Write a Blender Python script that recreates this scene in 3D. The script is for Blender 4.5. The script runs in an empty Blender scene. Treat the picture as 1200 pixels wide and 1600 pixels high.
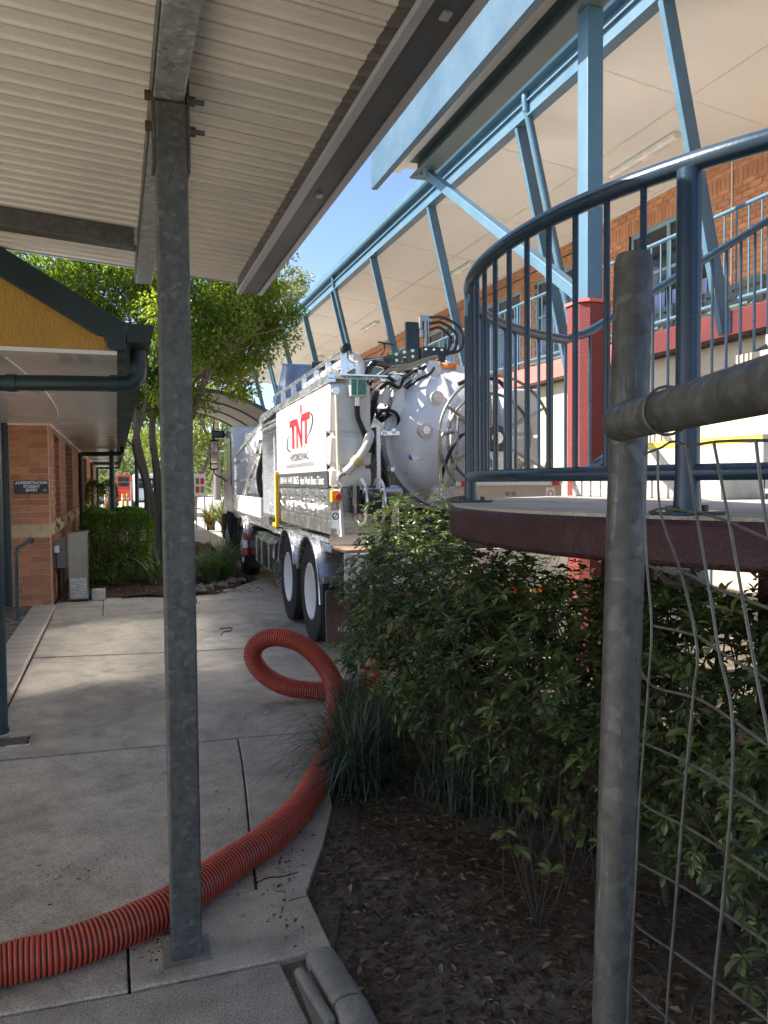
import bpy, math, random
import numpy as np
from mathutils import Matrix, Vector

SC = bpy.context.scene
COL = SC.collection
RND = random.Random(7)
NPR = np.random.default_rng(11)
R = math.radians

# ------------------------------------------------------------------ camera
F = 1200.0
_th, _pi, _ro = math.atan(417 / F), -math.atan(47 / F), 0.009
_f = Vector((math.sin(_th) * math.cos(_pi), math.cos(_th) * math.cos(_pi), math.sin(_pi)))
_r = Vector((math.cos(_th), -math.sin(_th), 0)); _u = _r.cross(_f)
_r2 = _r * math.cos(_ro) - _u * math.sin(_ro); _u2 = _u * math.cos(_ro) + _r * math.sin(_ro)
cd = bpy.data.cameras.new('camera'); cam = bpy.data.objects.new('camera', cd); COL.objects.link(cam)
cd.sensor_fit = 'HORIZONTAL'; cd.sensor_width = 36; cd.lens = 36 * F / 1200
cd.clip_start = 0.05; cd.clip_end = 2000
cam.matrix_world = Matrix(((_r2.x, _u2.x, -_f.x, 0), (_r2.y, _u2.y, -_f.y, 0), (_r2.z, _u2.z, -_f.z, 1.65), (0, 0, 0, 1)))
SC.camera = cam
SC.render.resolution_x, SC.render.resolution_y = 768, 1024

# ------------------------------------------------------------------ light
SUN_T = Vector((0.84, -0.30, -0.84 * 0.96)).normalized()          # direction the sunlight travels
SUN_EL = math.asin(-SUN_T.z)
SUN_AZ = math.atan2(-SUN_T.x, -SUN_T.y)                          # compass angle of the sun from +Y, clockwise
w = bpy.data.worlds.new('World'); SC.world = w; w.use_nodes = True
nt = w.node_tree; nt.nodes.clear()
sky = nt.nodes.new('ShaderNodeTexSky'); sky.sky_type = 'NISHITA'; sky.sun_disc = False
sky.sun_elevation = SUN_EL; sky.sun_rotation = SUN_AZ
sky.altitude = 0; sky.air_density = 0.68; sky.dust_density = 0.9; sky.ozone_density = 2.0
bg = nt.nodes.new('ShaderNodeBackground'); bg.inputs['Strength'].default_value = 0.09
out = nt.nodes.new('ShaderNodeOutputWorld')
nt.links.new(sky.outputs[0], bg.inputs[0]); nt.links.new(bg.outputs[0], out.inputs[0])
sd = bpy.data.lights.new('sun', 'SUN'); sd.energy = 3.6; sd.angle = R(0.53); sd.color = (1.0, 0.94, 0.85)
so = bpy.data.objects.new('sun', sd); COL.objects.link(so)
so.rotation_mode = 'QUATERNION'; so.rotation_quaternion = SUN_T.to_track_quat('-Z', 'Y'); so.location = (-10, -6, 20)
vs = SC.view_settings; vs.view_transform = 'Standard'; vs.look = 'None'; vs.gamma = 1.0; vs.exposure = 1.93
try: vs.use_curve_mapping = False
except Exception: pass
SC.cycles.max_bounces = 8; SC.cycles.diffuse_bounces = 5; SC.cycles.glossy_bounces = 4
SC.cycles.blur_glossy = 0.0; SC.cycles.sample_clamp_indirect = 60.0; SC.cycles.caustics_reflective = True; SC.cycles.transmission_bounces = 4; SC.cycles.transparent_max_bounces = 8

# ------------------------------------------------------------------ helpers
WORLD = {}
def wm(o): return WORLD.get(o.name, Matrix.Identity(4))
def attach(o, parent=None, basis=None):
    if basis is None: basis = Matrix.Identity(4)
    o.matrix_basis = basis; WORLD[o.name] = basis
    if o.name not in COL.objects: COL.objects.link(o)
    if parent is not None:
        o.parent = parent; o.matrix_parent_inverse = wm(parent).inverted()
    return o
def tag(o, label=None, cat=None, group=None, kind=None):
    if label: o['label'] = label
    if cat: o['category'] = cat
    if group: o['group'] = group
    if kind: o['kind'] = kind
    return o
def thing(name, loc, label, cat, group=None):
    o = bpy.data.objects.new(name, None); o.empty_display_size = 0.2
    attach(o, None, Matrix.Translation(Vector(loc)))
    return tag(o, label, cat, group)

def frames(P):
    P = np.asarray(P, float); n = len(P)
    T = np.zeros_like(P); T[1:-1] = P[2:] - P[:-2]; T[0] = P[1] - P[0]; T[-1] = P[-1] - P[-2]
    T /= np.linalg.norm(T, axis=1)[:, None] + 1e-12
    a = np.array([0, 0, 1.0]) if abs(T[0][2]) < .9 else np.array([1.0, 0, 0])
    u = np.cross(T[0], a); u /= np.linalg.norm(u)
    U = [u]
    for i in range(1, n):
        u = U[-1] - T[i] * (U[-1] @ T[i]); u /= np.linalg.norm(u) + 1e-12; U.append(u)
    U = np.array(U); V = np.cross(T, U)
    return T, U, V
def spline(pts, n):
    P = np.asarray(pts, float); m = len(P)
    E = np.vstack([2 * P[0] - P[1], P, 2 * P[-1] - P[-2]])
    out = []
    for i in range(m - 1):
        p0, p1, p2, p3 = E[i:i + 4]
        for t in np.linspace(0, 1, n, endpoint=False):
            out.append(.5 * (2 * p1 + (p2 - p0) * t + (2 * p0 - 5 * p1 + 4 * p2 - p3) * t * t + (3 * p1 - p0 - 3 * p2 + p3) * t ** 3))
    out.append(P[-1]); return np.array(out)

class MB:
    def __init__(s): s.v = []; s.f = []; s.m = []
    def add(s, V, Fc, mi=0):
        b = len(s.v); s.v.extend([tuple(map(float, p)) for p in V])
        for f in Fc: s.f.append(tuple(b + i for i in f)); s.m.append(mi)
        return s
    def box(s, x0, x1, y0, y1, z0, z1, mi=0):
        V = [(x0, y0, z0), (x1, y0, z0), (x1, y1, z0), (x0, y1, z0), (x0, y0, z1), (x1, y0, z1), (x1, y1, z1), (x0, y1, z1)]
        return s.add(V, [(0, 3, 2, 1), (4, 5, 6, 7), (0, 1, 5, 4), (1, 2, 6, 5), (2, 3, 7, 6), (3, 0, 4, 7)], mi)
    def bar(s, p0, p1, w, h, up=(0, 0, 1), mi=0):
        p0, p1 = Vector(p0), Vector(p1); d = (p1 - p0).normalized(); up = Vector(up)
        sx = d.cross(up).normalized(); sz = sx.cross(d).normalized()
        V = []
        for p in (p0, p1):
            for a, b in ((-1, -1), (1, -1), (1, 1), (-1, 1)): V.append(p + sx * (a * w / 2) + sz * (b * h / 2))
        return s.add(V, [(0, 1, 2, 3), (7, 6, 5, 4), (0, 4, 5, 1), (1, 5, 6, 2), (2, 6, 7, 3), (3, 7, 4, 0)], mi)
    def tube(s, pts, r, n=10, cap=True, mi=0, closed=False):
        P = np.asarray(pts, float); T, U, V = frames(P); k = len(P)
        rr = np.full(k, r) if np.isscalar(r) else np.asarray(r, float)
        a = np.linspace(0, 2 * np.pi, n, endpoint=False)
        ring = P[:, None, :] + rr[:, None, None] * (np.cos(a)[None, :, None] * U[:, None, :] + np.sin(a)[None, :, None] * V[:, None, :])
        Fc = []
        for i in range(k - 1 + (1 if closed else 0)):
            i2 = (i + 1) % k
            for j in range(n):
                j2 = (j + 1) % n
                Fc.append((i * n + j, i * n + j2, i2 * n + j2, i2 * n + j))
        if cap and not closed:
            Fc.append(tuple(range(n - 1, -1, -1))); Fc.append(tuple((k - 1) * n + j for j in range(n)))
        return s.add(ring.reshape(-1, 3), Fc, mi)
    def cyl(s, p0, p1, r, n=16, r2=None, mi=0):
        return s.tube([p0, p1], [r, r if r2 is None else r2], n, True, mi)
    def lathe(s, prof, c, axis='y', n=32, mi=0, a0=0, a1=2 * math.pi):
        full = abs(a1 - a0 - 2 * math.pi) < 1e-6; k = n if full else n + 1
        V = []; Fc = []
        for (r, h) in prof:
            for j in range(k):
                a = a0 + (a1 - a0) * j / n; ca, sa = r * math.cos(a), r * math.sin(a)
                if axis == 'y': V.append((c[0] + ca, c[1] + h, c[2] + sa))
                elif axis == 'x': V.append((c[0] + h, c[1] + ca, c[2] + sa))
                else: V.append((c[0] + ca, c[1] + sa, c[2] + h))
        for i in range(len(prof) - 1):
            for j in range(n):
                j2 = (j + 1) % k
                Fc.append((i * k + j, i * k + j2, (i + 1) * k + j2, (i + 1) * k + j))
        return s.add(V, Fc, mi)
    def prism(s, poly, h0, h1, plane='xy', mi=0):
        n = len(poly); V = []
        for h in (h0, h1):
            for a, b in poly:
                V.append((a, b, h) if plane == 'xy' else (a, h, b) if plane == 'xz' else (h, a, b))
        Fc = [tuple(range(n - 1, -1, -1)), tuple(range(n, 2 * n))] + [(i, (i + 1) % n, n + (i + 1) % n, n + i) for i in range(n)]
        return s.add(V, Fc, mi)
    def quad(s, a, b, c, d, mi=0): return s.add([a, b, c, d], [(0, 1, 2, 3)], mi)
    def mesh(s, name, mats, smooth=35):
        me = bpy.data.meshes.new(name); me.from_pydata(s.v, [], s.f)
        for m in (mats if isinstance(mats, (list, tuple)) else [mats]): me.materials.append(m)
        if any(s.m): me.polygons.foreach_set('material_index', s.m)
        import bmesh
        bm = bmesh.new(); bm.from_mesh(me); bmesh.ops.recalc_face_normals(bm, faces=bm.faces); bm.to_mesh(me); bm.free()
        if smooth:
            me.polygons.foreach_set('use_smooth', [True] * len(me.polygons)); me.set_sharp_from_angle(angle=R(smooth))
        me.update(); return me
    def build(s, name, mats, parent=None, basis=None, smooth=35, bevel=0, kind=None):
        o = bpy.data.objects.new(name, s.mesh(name, mats, smooth))
        attach(o, parent, basis)
        if bevel:
            b = o.modifiers.new('bevel', 'BEVEL'); b.width = bevel; b.segments = 2; b.limit_method = 'ANGLE'; b.angle_limit = R(50)
            b.harden_normals = False
        if kind: o['kind'] = kind
        return o
def inst(me, name, parent, loc=(0, 0, 0), rotz=0, scale=(1, 1, 1), M=None):
    o = bpy.data.objects.new(name, me)
    B = Matrix.Translation(Vector(loc)) @ Matrix.Rotation(rotz, 4, 'Z') @ Matrix.Diagonal((*scale, 1))
    return attach(o, parent, B if M is None else M @ B)

# text as mesh: fitted into width w and height h on a plane given by origin, right and up vectors
def lettering(txt, mat, parent, origin, right, up, w, h, name='lettering', extrude=0.002, M=None, align='LEFT', bold=0.0, shear=0.0):
    cu = bpy.data.curves.new('txt', 'FONT'); cu.body = txt; cu.size = 1; cu.extrude = 0; cu.offset = bold; cu.align_x = align; cu.shear = shear
    to = bpy.data.objects.new('txt', cu); COL.objects.link(to)
    dg = bpy.context.evaluated_depsgraph_get(); me = bpy.data.meshes.new_from_object(to.evaluated_get(dg))
    bpy.data.objects.remove(to)
    n = len(me.vertices); co = np.zeros(n * 3); me.vertices.foreach_get('co', co); co = co.reshape(-1, 3)
    mn, mx = co.min(0), co.max(0); sx = w / (mx[0] - mn[0]); sy = h / (mx[1] - mn[1])
    rv = np.array(Vector(right).normalized()); uv = np.array(Vector(up).normalized()); nv = np.cross(rv, uv)
    P = np.array(origin)[None] + (co[:, :1] - mn[0]) * sx * rv + (co[:, 1:2] - mn[1]) * sy * uv + nv * extrude
    me.vertices.foreach_set('co', P.ravel()); me.materials.clear(); me.materials.append(mat); me.name = name; me.update()
    o = bpy.data.objects.new(name, me); attach(o, parent, M); return o

# ------------------------------------------------------------------ materials
def _new(name):
    m = bpy.data.materials.new(name); m.use_nodes = True; t = m.node_tree; t.nodes.clear()
    o = t.nodes.new('ShaderNodeOutputMaterial'); b = t.nodes.new('ShaderNodeBsdfPrincipled')
    t.links.new(b.outputs[0], o.inputs[0]); return m, t, b
def nd(t, typ, **kw):
    n = t.nodes.new(typ)
    for k, v in kw.items():
        if k.startswith('i_'): n.inputs[k[2:]].default_value = v
        else: setattr(n, k, v)
    return n
def mixc(t, a, b, fac, mode='MIX'):
    n = t.nodes.new('ShaderNodeMix'); n.data_type = 'RGBA'; n.blend_type = mode
    for sock, val in ((n.inputs[0], fac), (n.inputs[6], a), (n.inputs[7], b)):
        if hasattr(val, 'is_linked') or isinstance(val, bpy.types.NodeSocket): t.links.new(val, sock)
        else: sock.default_value = (*val, 1) if isinstance(val, tuple) and len(val) == 3 else val
    return n.outputs[2]
def ramp(t, src, stops):
    n = t.nodes.new('ShaderNodeValToRGB'); e = n.color_ramp.elements
    while len(e) < len(stops): e.new(0.5)
    for el, (p, c) in zip(e, stops): el.position = p; el.color = (c, c, c, 1) if not isinstance(c, tuple) else (*c, 1)
    t.links.new(src, n.inputs[0]); return n.outputs[0]
def noise(t, co, scale, detail=4, rough=.55, dist=0):
    n = nd(t, 'ShaderNodeTexNoise'); n.inputs['Scale'].default_value = scale; n.inputs['Detail'].default_value = detail
    n.inputs['Roughness'].default_value = rough; n.inputs['Distortion'].default_value = dist; t.links.new(co, n.inputs['Vector']); return n.outputs[0]
def obco(t, sc=None):
    c = nd(t, 'ShaderNodeTexCoord').outputs['Object']
    if sc:
        mp = nd(t, 'ShaderNodeMapping'); mp.inputs['Scale'].default_value = sc; t.links.new(c, mp.inputs[0]); c = mp.outputs[0]
    return c
def bump(t, b, h, dist, strength=1.0):
    n = nd(t, 'ShaderNodeBump'); n.inputs['Strength'].default_value = strength; n.inputs['Distance'].default_value = dist
    t.links.new(h, n.inputs['Height']); t.links.new(n.outputs[0], b.inputs['Normal'])

def M_(name, col, rough=.55, metal=0.0, var=.14, scale=3.0, fine=60.0, bmp=0.0006, rvar=.12, rnd=0.0, dirt=0.0, dirtcol=(.08, .065, .05), dscale=2.0, stretch=None, spec=.5, coat=0.0):
    m, t, b = _new(name); co = obco(t, stretch)
    n1 = noise(t, co, scale, 5); n2 = noise(t, co, fine, 3)
    k = ramp(t, n1, [(.25, 1 - var), (.75, 1 + var)])
    c = mixc(t, (*col, 1), k, 1.0, 'MULTIPLY')
    k2 = ramp(t, n2, [(.3, 1 - var * .4), (.7, 1 + var * .4)]); c = mixc(t, c, k2, 1.0, 'MULTIPLY')
    if rnd:
        oi = nd(t, 'ShaderNodeObjectInfo'); k3 = ramp(t, oi.outputs['Random'], [(0, 1 - rnd), (1, 1 + rnd)]); c = mixc(t, c, k3, 1.0, 'MULTIPLY')
    if dirt:
        n3 = noise(t, co, dscale, 8, .7, .4); d = ramp(t, n3, [(.48, 0.0), (.72, dirt)]); c = mixc(t, c, (*dirtcol, 1), d)
    t.links.new(c, b.inputs['Base Color'])
    r = ramp(t, n1, [(.2, max(.03, rough - rvar)), (.8, min(1, rough + rvar))]); t.links.new(r, b.inputs['Roughness'])
    b.inputs['Metallic'].default_value = metal; b.inputs['Specular IOR Level'].default_value = spec
    if coat: b.inputs['Coat Weight'].default_value = coat; b.inputs['Coat Roughness'].default_value = .1
    if bmp: bump(t, b, n2, bmp)
    return m

def concrete(name, col, speck=.35, stain=.5, warm=.0):
    m, t, b = _new(name); co = obco(t)
    big = noise(t, co, .9, 8, .68, .8); mid = noise(t, co, 5, 6, .65, .3); fine = noise(t, co, 160, 3, .6)
    c = mixc(t, (*col, 1), ramp(t, big, [(.30, .58), (.5, 1.0), (.72, 1.22)]), 1, 'MULTIPLY')
    c = mixc(t, c, ramp(t, mid, [(.3, .78), (.7, 1.16)]), 1, 'MULTIPLY')
    c = mixc(t, c, ramp(t, fine, [(.32, 1 - speck), (.5, 1.0), (.7, 1 + speck * .8)]), 1, 'MULTIPLY')
    st = noise(t, co, 1.6, 9, .72, 1.2); c = mixc(t, c, (.05, .048, .042, 1), ramp(t, st, [(.54, 0.0), (.74, stain)]))
    spt = noise(t, co, 16, 4, .75, .3); c = mixc(t, c, (.025, .022, .02, 1), ramp(t, spt, [(.67, 0.0), (.72, .75)]))
    rst = noise(t, co, 2.3, 4, .6, .2); c = mixc(t, c, (.33, .20, .11, 1), ramp(t, rst, [(.66, 0.0), (.8, .45)]))
    lt = noise(t, co, 9, 5, .8, .6); c = mixc(t, c, (.52, .50, .46, 1), ramp(t, lt, [(.66, 0.0), (.78, .4)]))
    t.links.new(c, b.inputs['Base Color']); b.inputs['Roughness'].default_value = .82
    h = mixc(t, mid, fine, .6); bump(t, b, h, .007, .8)
    return m

def galv(name, lo=.16, hi=.34, metal=.55):
    m, t, b = _new(name); co = obco(t)
    dn = noise(t, co, 9, 3); 
    v = nd(t, 'ShaderNodeTexVoronoi'); v.inputs['Scale'].default_value = 60; v.inputs['Randomness'].default_value = 1
    mp = nd(t, 'ShaderNodeMix'); mp.data_type = 'VECTOR'; mp.inputs[0].default_value = .02
    t.links.new(co, mp.inputs[4]); 
    nv = nd(t, 'ShaderNodeTexNoise'); nv.inputs['Scale'].default_value = 14; t.links.new(co, nv.inputs['Vector']); t.links.new(nv.outputs[1], mp.inputs[5])
    t.links.new(mp.outputs[1], v.inputs['Vector'])
    sp = nd(t, 'ShaderNodeSeparateColor'); t.links.new(v.outputs['Color'], sp.inputs[0])
    k = ramp(t, sp.outputs[0], [(0, .80), (.5, 1.0), (.9, 1.1), (.97, 1.4)])
    dn = noise(t, obco(t, (1, 1, .35)), 22, 6, .7)
    base = ramp(t, dn, [(.25, (lo, lo, lo * .93)), (.8, (hi, hi, hi * .95))])
    c = mixc(t, base, k, 1, 'MULTIPLY')
    sc = noise(t, obco(t, (26, 26, 2)), 2.0, 6, .75); c = mixc(t, c, (.55, .55, .53, 1), ramp(t, sc, [(.60, 0.0), (.72, .30)]))
    dk = noise(t, co, 12, 5, .8); c = mixc(t, c, (.03, .03, .028, 1), ramp(t, dk, [(.68, 0.0), (.74, .6)]))
    t.links.new(c, b.inputs['Base Color']); b.inputs['Metallic'].default_value = metal
    t.links.new(ramp(t, sp.outputs[1], [(0, .38), (1, .62)]), b.inputs['Roughness'])
    bump(t, b, noise(t, co, 70, 3), .0006); return m

def leafmat(name, cols, trans=.3, rough=.42):
    m, t, b = _new(name)
    at = nd(t, 'ShaderNodeAttribute'); at.attribute_name = 'rnd'
    n = t.nodes.new('ShaderNodeValToRGB'); e = n.color_ramp.elements
    while len(e) < len(cols): e.new(.5)
    for i, (el, c) in enumerate(zip(e, cols)): el.position = i / (len(cols) - 1); el.color = (*c, 1)
    t.links.new(at.outputs['Fac'], n.inputs[0]); t.links.new(n.outputs[0], b.inputs['Base Color'])
    b.inputs['Roughness'].default_value = rough
    tr = nd(t, 'ShaderNodeBsdfTranslucent'); br = nd(t, 'ShaderNodeHueSaturation'); br.inputs['Value'].default_value = 1.6; br.inputs['Saturation'].default_value = 1.15
    t.links.new(n.outputs[0], br.inputs['Color']); t.links.new(br.outputs[0], tr.inputs[0])
    mx = nd(t, 'ShaderNodeMixShader'); mx.inputs[0].default_value = trans
    t.links.new(b.outputs[0], mx.inputs[1]); t.links.new(tr.outputs[0], mx.inputs[2])
    t.links.new(mx.outputs[0], t.nodes['Material Output'].inputs[0]); return m

def glassy(name, col, rough=.05):
    m, t, b = _new(name); b.inputs['Base Color'].default_value = (*col, 1); b.inputs['Roughness'].default_value = rough
    b.inputs['Specular IOR Level'].default_value = .8
    co = obco(t); bump(t, b, noise(t, co, 2.5, 2), .002, .3); return m
def emis(name, col, s):
    m, t, b = _new(name); b.inputs['Base Color'].default_value = (*col, 1); b.inputs['Emission Color'].default_value = (*col, 1); b.inputs['Emission Strength'].default_value = s; return m

MAT = {}
MAT['conc'] = concrete('concrete_paving', (.46, .415, .345), .45, .55)
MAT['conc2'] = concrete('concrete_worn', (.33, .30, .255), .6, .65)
MAT['conc_lt'] = concrete('concrete_light', (.45, .43, .385), .22, .35)
MAT['conc_far'] = concrete('concrete_far', (.46, .44, .40), .15, .3)
MAT['kerb'] = concrete('concrete_kerb', (.27, .255, .225), .25, .65)
MAT['galv'] = galv('galvanised_dull', .075, .135, .3)
MAT['galv_lt'] = galv('galvanised_bright', .34, .55, .6)
MAT['galv_tube'] = galv('galvanised_tube', .055, .125, .4)
MAT['rust'] = M_('rust', (.10, .045, .02), .85, 0, .4, 20, 120)
MAT['wire'] = M_('wire_galvanised', (.14, .137, .125), .5, .6, .25, 30)
MAT['ceil'] = M_('canopy_sheet_cream', (.78, .74, .65), .45, 0, .07, .8, 40, .0002, dirt=.25, dirtcol=(.26, .24, .20), dscale=1.2)
MAT['gutter_gr'] = M_('gutter_grey', (.075, .078, .085), .45, 0, .15, 1.5, 50, .0002, dirt=.2, dirtcol=(.2, .2, .2))
MAT['flash'] = M_('flashing_pale', (.42, .43, .47), .4, .2)
MAT['teal'] = M_('teal_paint_dark', (.013, .033, .040), .42, 0, .2, 2, 60, .0002, dirt=.15, dirtcol=(.06, .07, .07))
MAT['tealpost'] = M_('teal_post_paint', (.030, .060, .075), .42, 0, .2, 3, 60, .0003, dirt=.35, dirtcol=(.20, .22, .22), dscale=6)
MAT['soffit'] = M_('soffit_white_gloss', (.78, .76, .72), .26, 0, .06, .7, 30, .0003, rvar=.06, dirt=.2, dirtcol=(.36, .33, .29), dscale=1.5)
MAT['blue'] = M_('blue_paint_light', (.072, .150, .208), .42, 0, .12, 2.5, 70, .0004, dirt=.18, dirtcol=(.22, .30, .34), dscale=3)
MAT['bluer'] = M_('blue_rail_paint', (.015, .038, .066), .30, 0, .12, 3, 90, .0006, dirt=.12, dirtcol=(.16, .22, .26), dscale=5)
MAT['bluebeam'] = M_('blue_beam_paint', (.040, .092, .135), .45, 0, .18, 1.6, 60, .0004, dirt=.35, dirtcol=(.11, .16, .19), dscale=4)
MAT['greenbeam'] = M_('grey_green_beam', (.085, .125, .125), .5, 0, .12, 2, 60)
MAT['vceil'] = M_('verandah_ceiling', (.66, .635, .575), .42, 0, .05, .4, 25, .0002)
MAT['batten'] = M_('light_batten', (.62, .60, .54), .35)
MAT['coral'] = M_('coral_red_render', (.62, .15, .12), .75, 0, .12, 4, 140, .002, dirt=.2, dirtcol=(.30, .09, .07))
MAT['redcol'] = M_('red_render', (.19, .032, .028), .8, 0, .15, 6, 110, .006, dirt=.25, dirtcol=(.20, .06, .05))
MAT['burg'] = M_('burgundy_paint', (.040, .0095, .012), .6, 0, .25, 9, 70, .009, dirt=.5, dirtcol=(.10, .055, .05), dscale=7)
MAT['beige'] = M_('beige_wall', (.50, .43, .32), .7, 0, .08, 1.2, 60, .0005)
MAT['brickR'] = M_('brick_orange', (.47, .21, .10), .85, 0, .16, 12, 150, .002, rnd=.20)
MAT['brickL'] = M_('brick_red_brown', (.46, .19, .092), .85, 0, .18, 12, 150, .002, rnd=.22)
MAT['brickC'] = M_('brick_cream', (.56, .42, .24), .85, 0, .12, 12, 150, .002, rnd=.10)
MAT['mortar'] = M_('mortar', (.55, .50, .43), .9, 0, .12, 20, 150, .001)
MAT['mortarR'] = M_('mortar_tan', (.42, .32, .22), .9, 0, .12, 20, 150, .001)
MAT['black'] = M_('black_rubber', (.012, .012, .013), .6, 0, .3, 8, 90, .0008)
MAT['tyre'] = M_('tyre_rubber', (.022, .022, .023), .75, 0, .3, 6, 90, .001, dirt=.45, dirtcol=(.085, .075, .065), dscale=6)
MAT['blackp'] = M_('black_gloss_paint', (.010, .011, .010), .22, 0, .2, 4, 40, 0)
MAT['dark'] = M_('dark_void', (.015, .017, .02), .8)
MAT['white'] = M_('white_truck_paint', (.70, .70, .69), .25, 0, .03, 2, 30, 0, rvar=.06, dirt=.35, dirtcol=(.48, .45, .40), dscale=3.5, coat=.3)
MAT['poly'] = M_('white_poly_tank', (.66, .65, .62), .42, 0, .04, 2, 60, .0004, dirt=.4, dirtcol=(.46, .42, .36), dscale=4)
MAT['panel'] = M_('white_sign_panel', (.80, .80, .80), .15, .28, .015, 1, 30, 0, rvar=.02, spec=1.0)
MAT['alu'] = M_('aluminium', (.55, .55, .54), .26, .85, .12, 5, 160, .0006, stretch=(1, 1, 6), dirt=.3, dirtcol=(.30, .29, .27), dscale=8)
MAT['alub'] = M_('aluminium_bright', (.72, .72, .71), .26, .9, .08, 5, 80, .0003)
MAT['steel'] = M_('stainless', (.26, .24, .21), .32, .9, .08, 2, 120, .0004, stretch=(8, 8, 1), dirt=.2, dirtcol=(.4, .37, .33), dscale=5)
MAT['steelh'] = M_('stainless_hoop', (.33, .32, .29), .28, .95, .1, 6, 60, 0)
MAT['grey'] = M_('dark_grey_decal', (.05, .052, .055), .6, spec=.2)
MAT['red'] = M_('red_decal', (.60, .012, .022), .45)
MAT['redb'] = M_('red_bumper', (.62, .045, .02), .4)
MAT['yellow'] = M_('yellow_paint', (.75, .42, .02), .45, 0, .12, 6)
MAT['yelloww'] = M_('yellow_line_worn', (.62, .52, .06), .7, 0, .2, 8, 90, .001, dirt=.3, dirtcol=(.4, .37, .25), dscale=8)
MAT['orange'] = M_('orange_lens', (.85, .22, .01), .2)
MAT['ink'] = M_('black_print', (.02, .02, .022), .5)
MAT['inkg'] = M_('grey_print', (.18, .18, .19), .5)
MAT['wprint'] = M_('white_print', (.82, .82, .82), .5)
MAT['bluep'] = M_('blue_print', (.02, .12, .55), .5)
MAT['signnavy'] = M_('sign_navy', (.010, .013, .032), .35)
MAT['rim'] = M_('rim_white', (.74, .74, .73), .3, 0, .04, 4, 40, 0, dirt=.2, dirtcol=(.45, .42, .38), dscale=5)
MAT['glass'] = glassy('window_glass_dark', (.02, .024, .028))
MAT['mirror'] = M_('mirror_face', (.35, .28, .22), .06, .9, .3, 6, 30, 0)
MAT['pcb'] = M_('circuit_green', (.05, .20, .12), .4, 0, .5, 40, 90)
MAT['clearbox'] = M_('clear_box', (.45, .52, .49), .15, 0, .1)
MAT['hoseO'] = M_('hose_orange', (.56, .066, .030), .38, 0, .18, 4, 50, .0006, dirt=.45, dirtcol=(.26, .12, .075), dscale=7)
MAT['hoseD'] = M_('hose_groove', (.050, .013, .011), .55, 0, .3, 8, 60)
MAT['solar'] = M_('solar_panel', (.10, .16, .28), .15, .2)
MAT['bark'] = M_('bark_grey', (.20, .165, .13), .9, 0, .3, 10, 60, .01, stretch=(3, 3, 1))
MAT['twig'] = M_('twig_brown', (.060, .043, .030), .9, 0, .3, 20, 90, .002)
MAT['rock'] = M_('rock', (.17, .15, .125), .9, 0, .3, 8, 60, .01)
MAT['door'] = M_('door_dark', (.006, .016, .019), .4)
MAT['winblue'] = M_('window_frame_blue', (.20, .30, .34), .45)
MAT['lavender'] = M_('blue_blind', (.20, .23, .45), .7)
MAT['containerw'] = M_('white_container', (.78, .78, .77), .5)
MAT['containerr'] = M_('red_machine', (.45, .035, .03), .5)
MAT['gravelc'] = M_('edge_strip', (.33, .31, .27), .9, 0, .2, 14, 120, .003)

MAT['zinc'] = M_('pale_roof_sheet', (.62, .62, .58), .45, .15, .08, 1, 40, .0003)
# ================================================================== GROUND AND PAVING
def soilmat(name, a, b_):
    m, t, b = _new(name); co = obco(t)
    n1 = noise(t, co, 2.2, 8, .7, .5); n2 = noise(t, co, 45, 5, .7); n3 = noise(t, co, 9, 6, .7)
    c = mixc(t, (*a, 1), (*b_, 1), ramp(t, n1, [(.35, 0.0), (.7, 1.0)]))
    c = mixc(t, c, ramp(t, n2, [(.25, .45), (.75, 1.5)]), 1, 'MULTIPLY')
    c = mixc(t, c, ramp(t, n3, [(.3, .7), (.7, 1.25)]), 1, 'MULTIPLY')
    t.links.new(c, b.inputs['Base Color']); b.inputs['Roughness'].default_value = .95; b.inputs['Specular IOR Level'].default_value = .2
    bump(t, b, mixc(t, n2, n3, .5), .02, .9); return m
MAT['soil'] = soilmat('soil_dark', (.10, .080, .062), (.21, .178, .142))
MAT['mulch'] = soilmat('mulch_red_brown', (.060, .028, .017), (.13, .075, .048))
MAT['dirt'] = soilmat('ground_earth', (.12, .10, .07), (.16, .15, .08))
MAT['lawn'] = soilmat('lawn_green', (.09, .14, .03), (.16, .17, .05))
MAT['asph'] = M_('asphalt_far', (.16, .155, .15), .9, 0, .15, 2, 90)

g = MB().quad((-400, -200, -.16), (400, -200, -.16), (400, 900, -.16), (-400, 900, -.16)).build('ground', MAT['dirt'], smooth=0)
tag(g, 'open earth and grass ground around the school', kind='structure')

def inset(poly, d):
    P = [Vector(p) for p in poly]; n = len(P); out = []
    area = sum(P[i].x * P[(i + 1) % n].y - P[(i + 1) % n].x * P[i].y for i in range(n)); s = 1 if area > 0 else -1
    for i in range(n):
        a, b, c = P[i - 1], P[i], P[(i + 1) % n]
        e1 = (b - a).normalized(); e2 = (c - b).normalized()
        n1 = Vector((-e1.y, e1.x)) * s; n2 = Vector((-e2.y, e2.x)) * s
        k = (n1 + n2); k = k / max(.25, k.length_squared) * 2 if k.length > 1e-6 else n1
        out.append((b.x + k.x * d, b.y + k.y * d))
    return out
pav = tag(MB().prism([(-7, -14), (.62, -14), (.62, 2.4), (1.1, 3.6), (1.6, 5.2), (2.1, 6.0), (7, 6.2), (7, 22.2), (2.35, 22.2), (2.3, 13.2), (1.8, 12.3), (1.0, 11.35), (-.3, 11.9), (-7, 12.2)], -.15, -.022).build('pavement', MAT['soil'], smooth=0),
          'grey concrete paving between the brick building and the garden bed', kind='structure')
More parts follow.
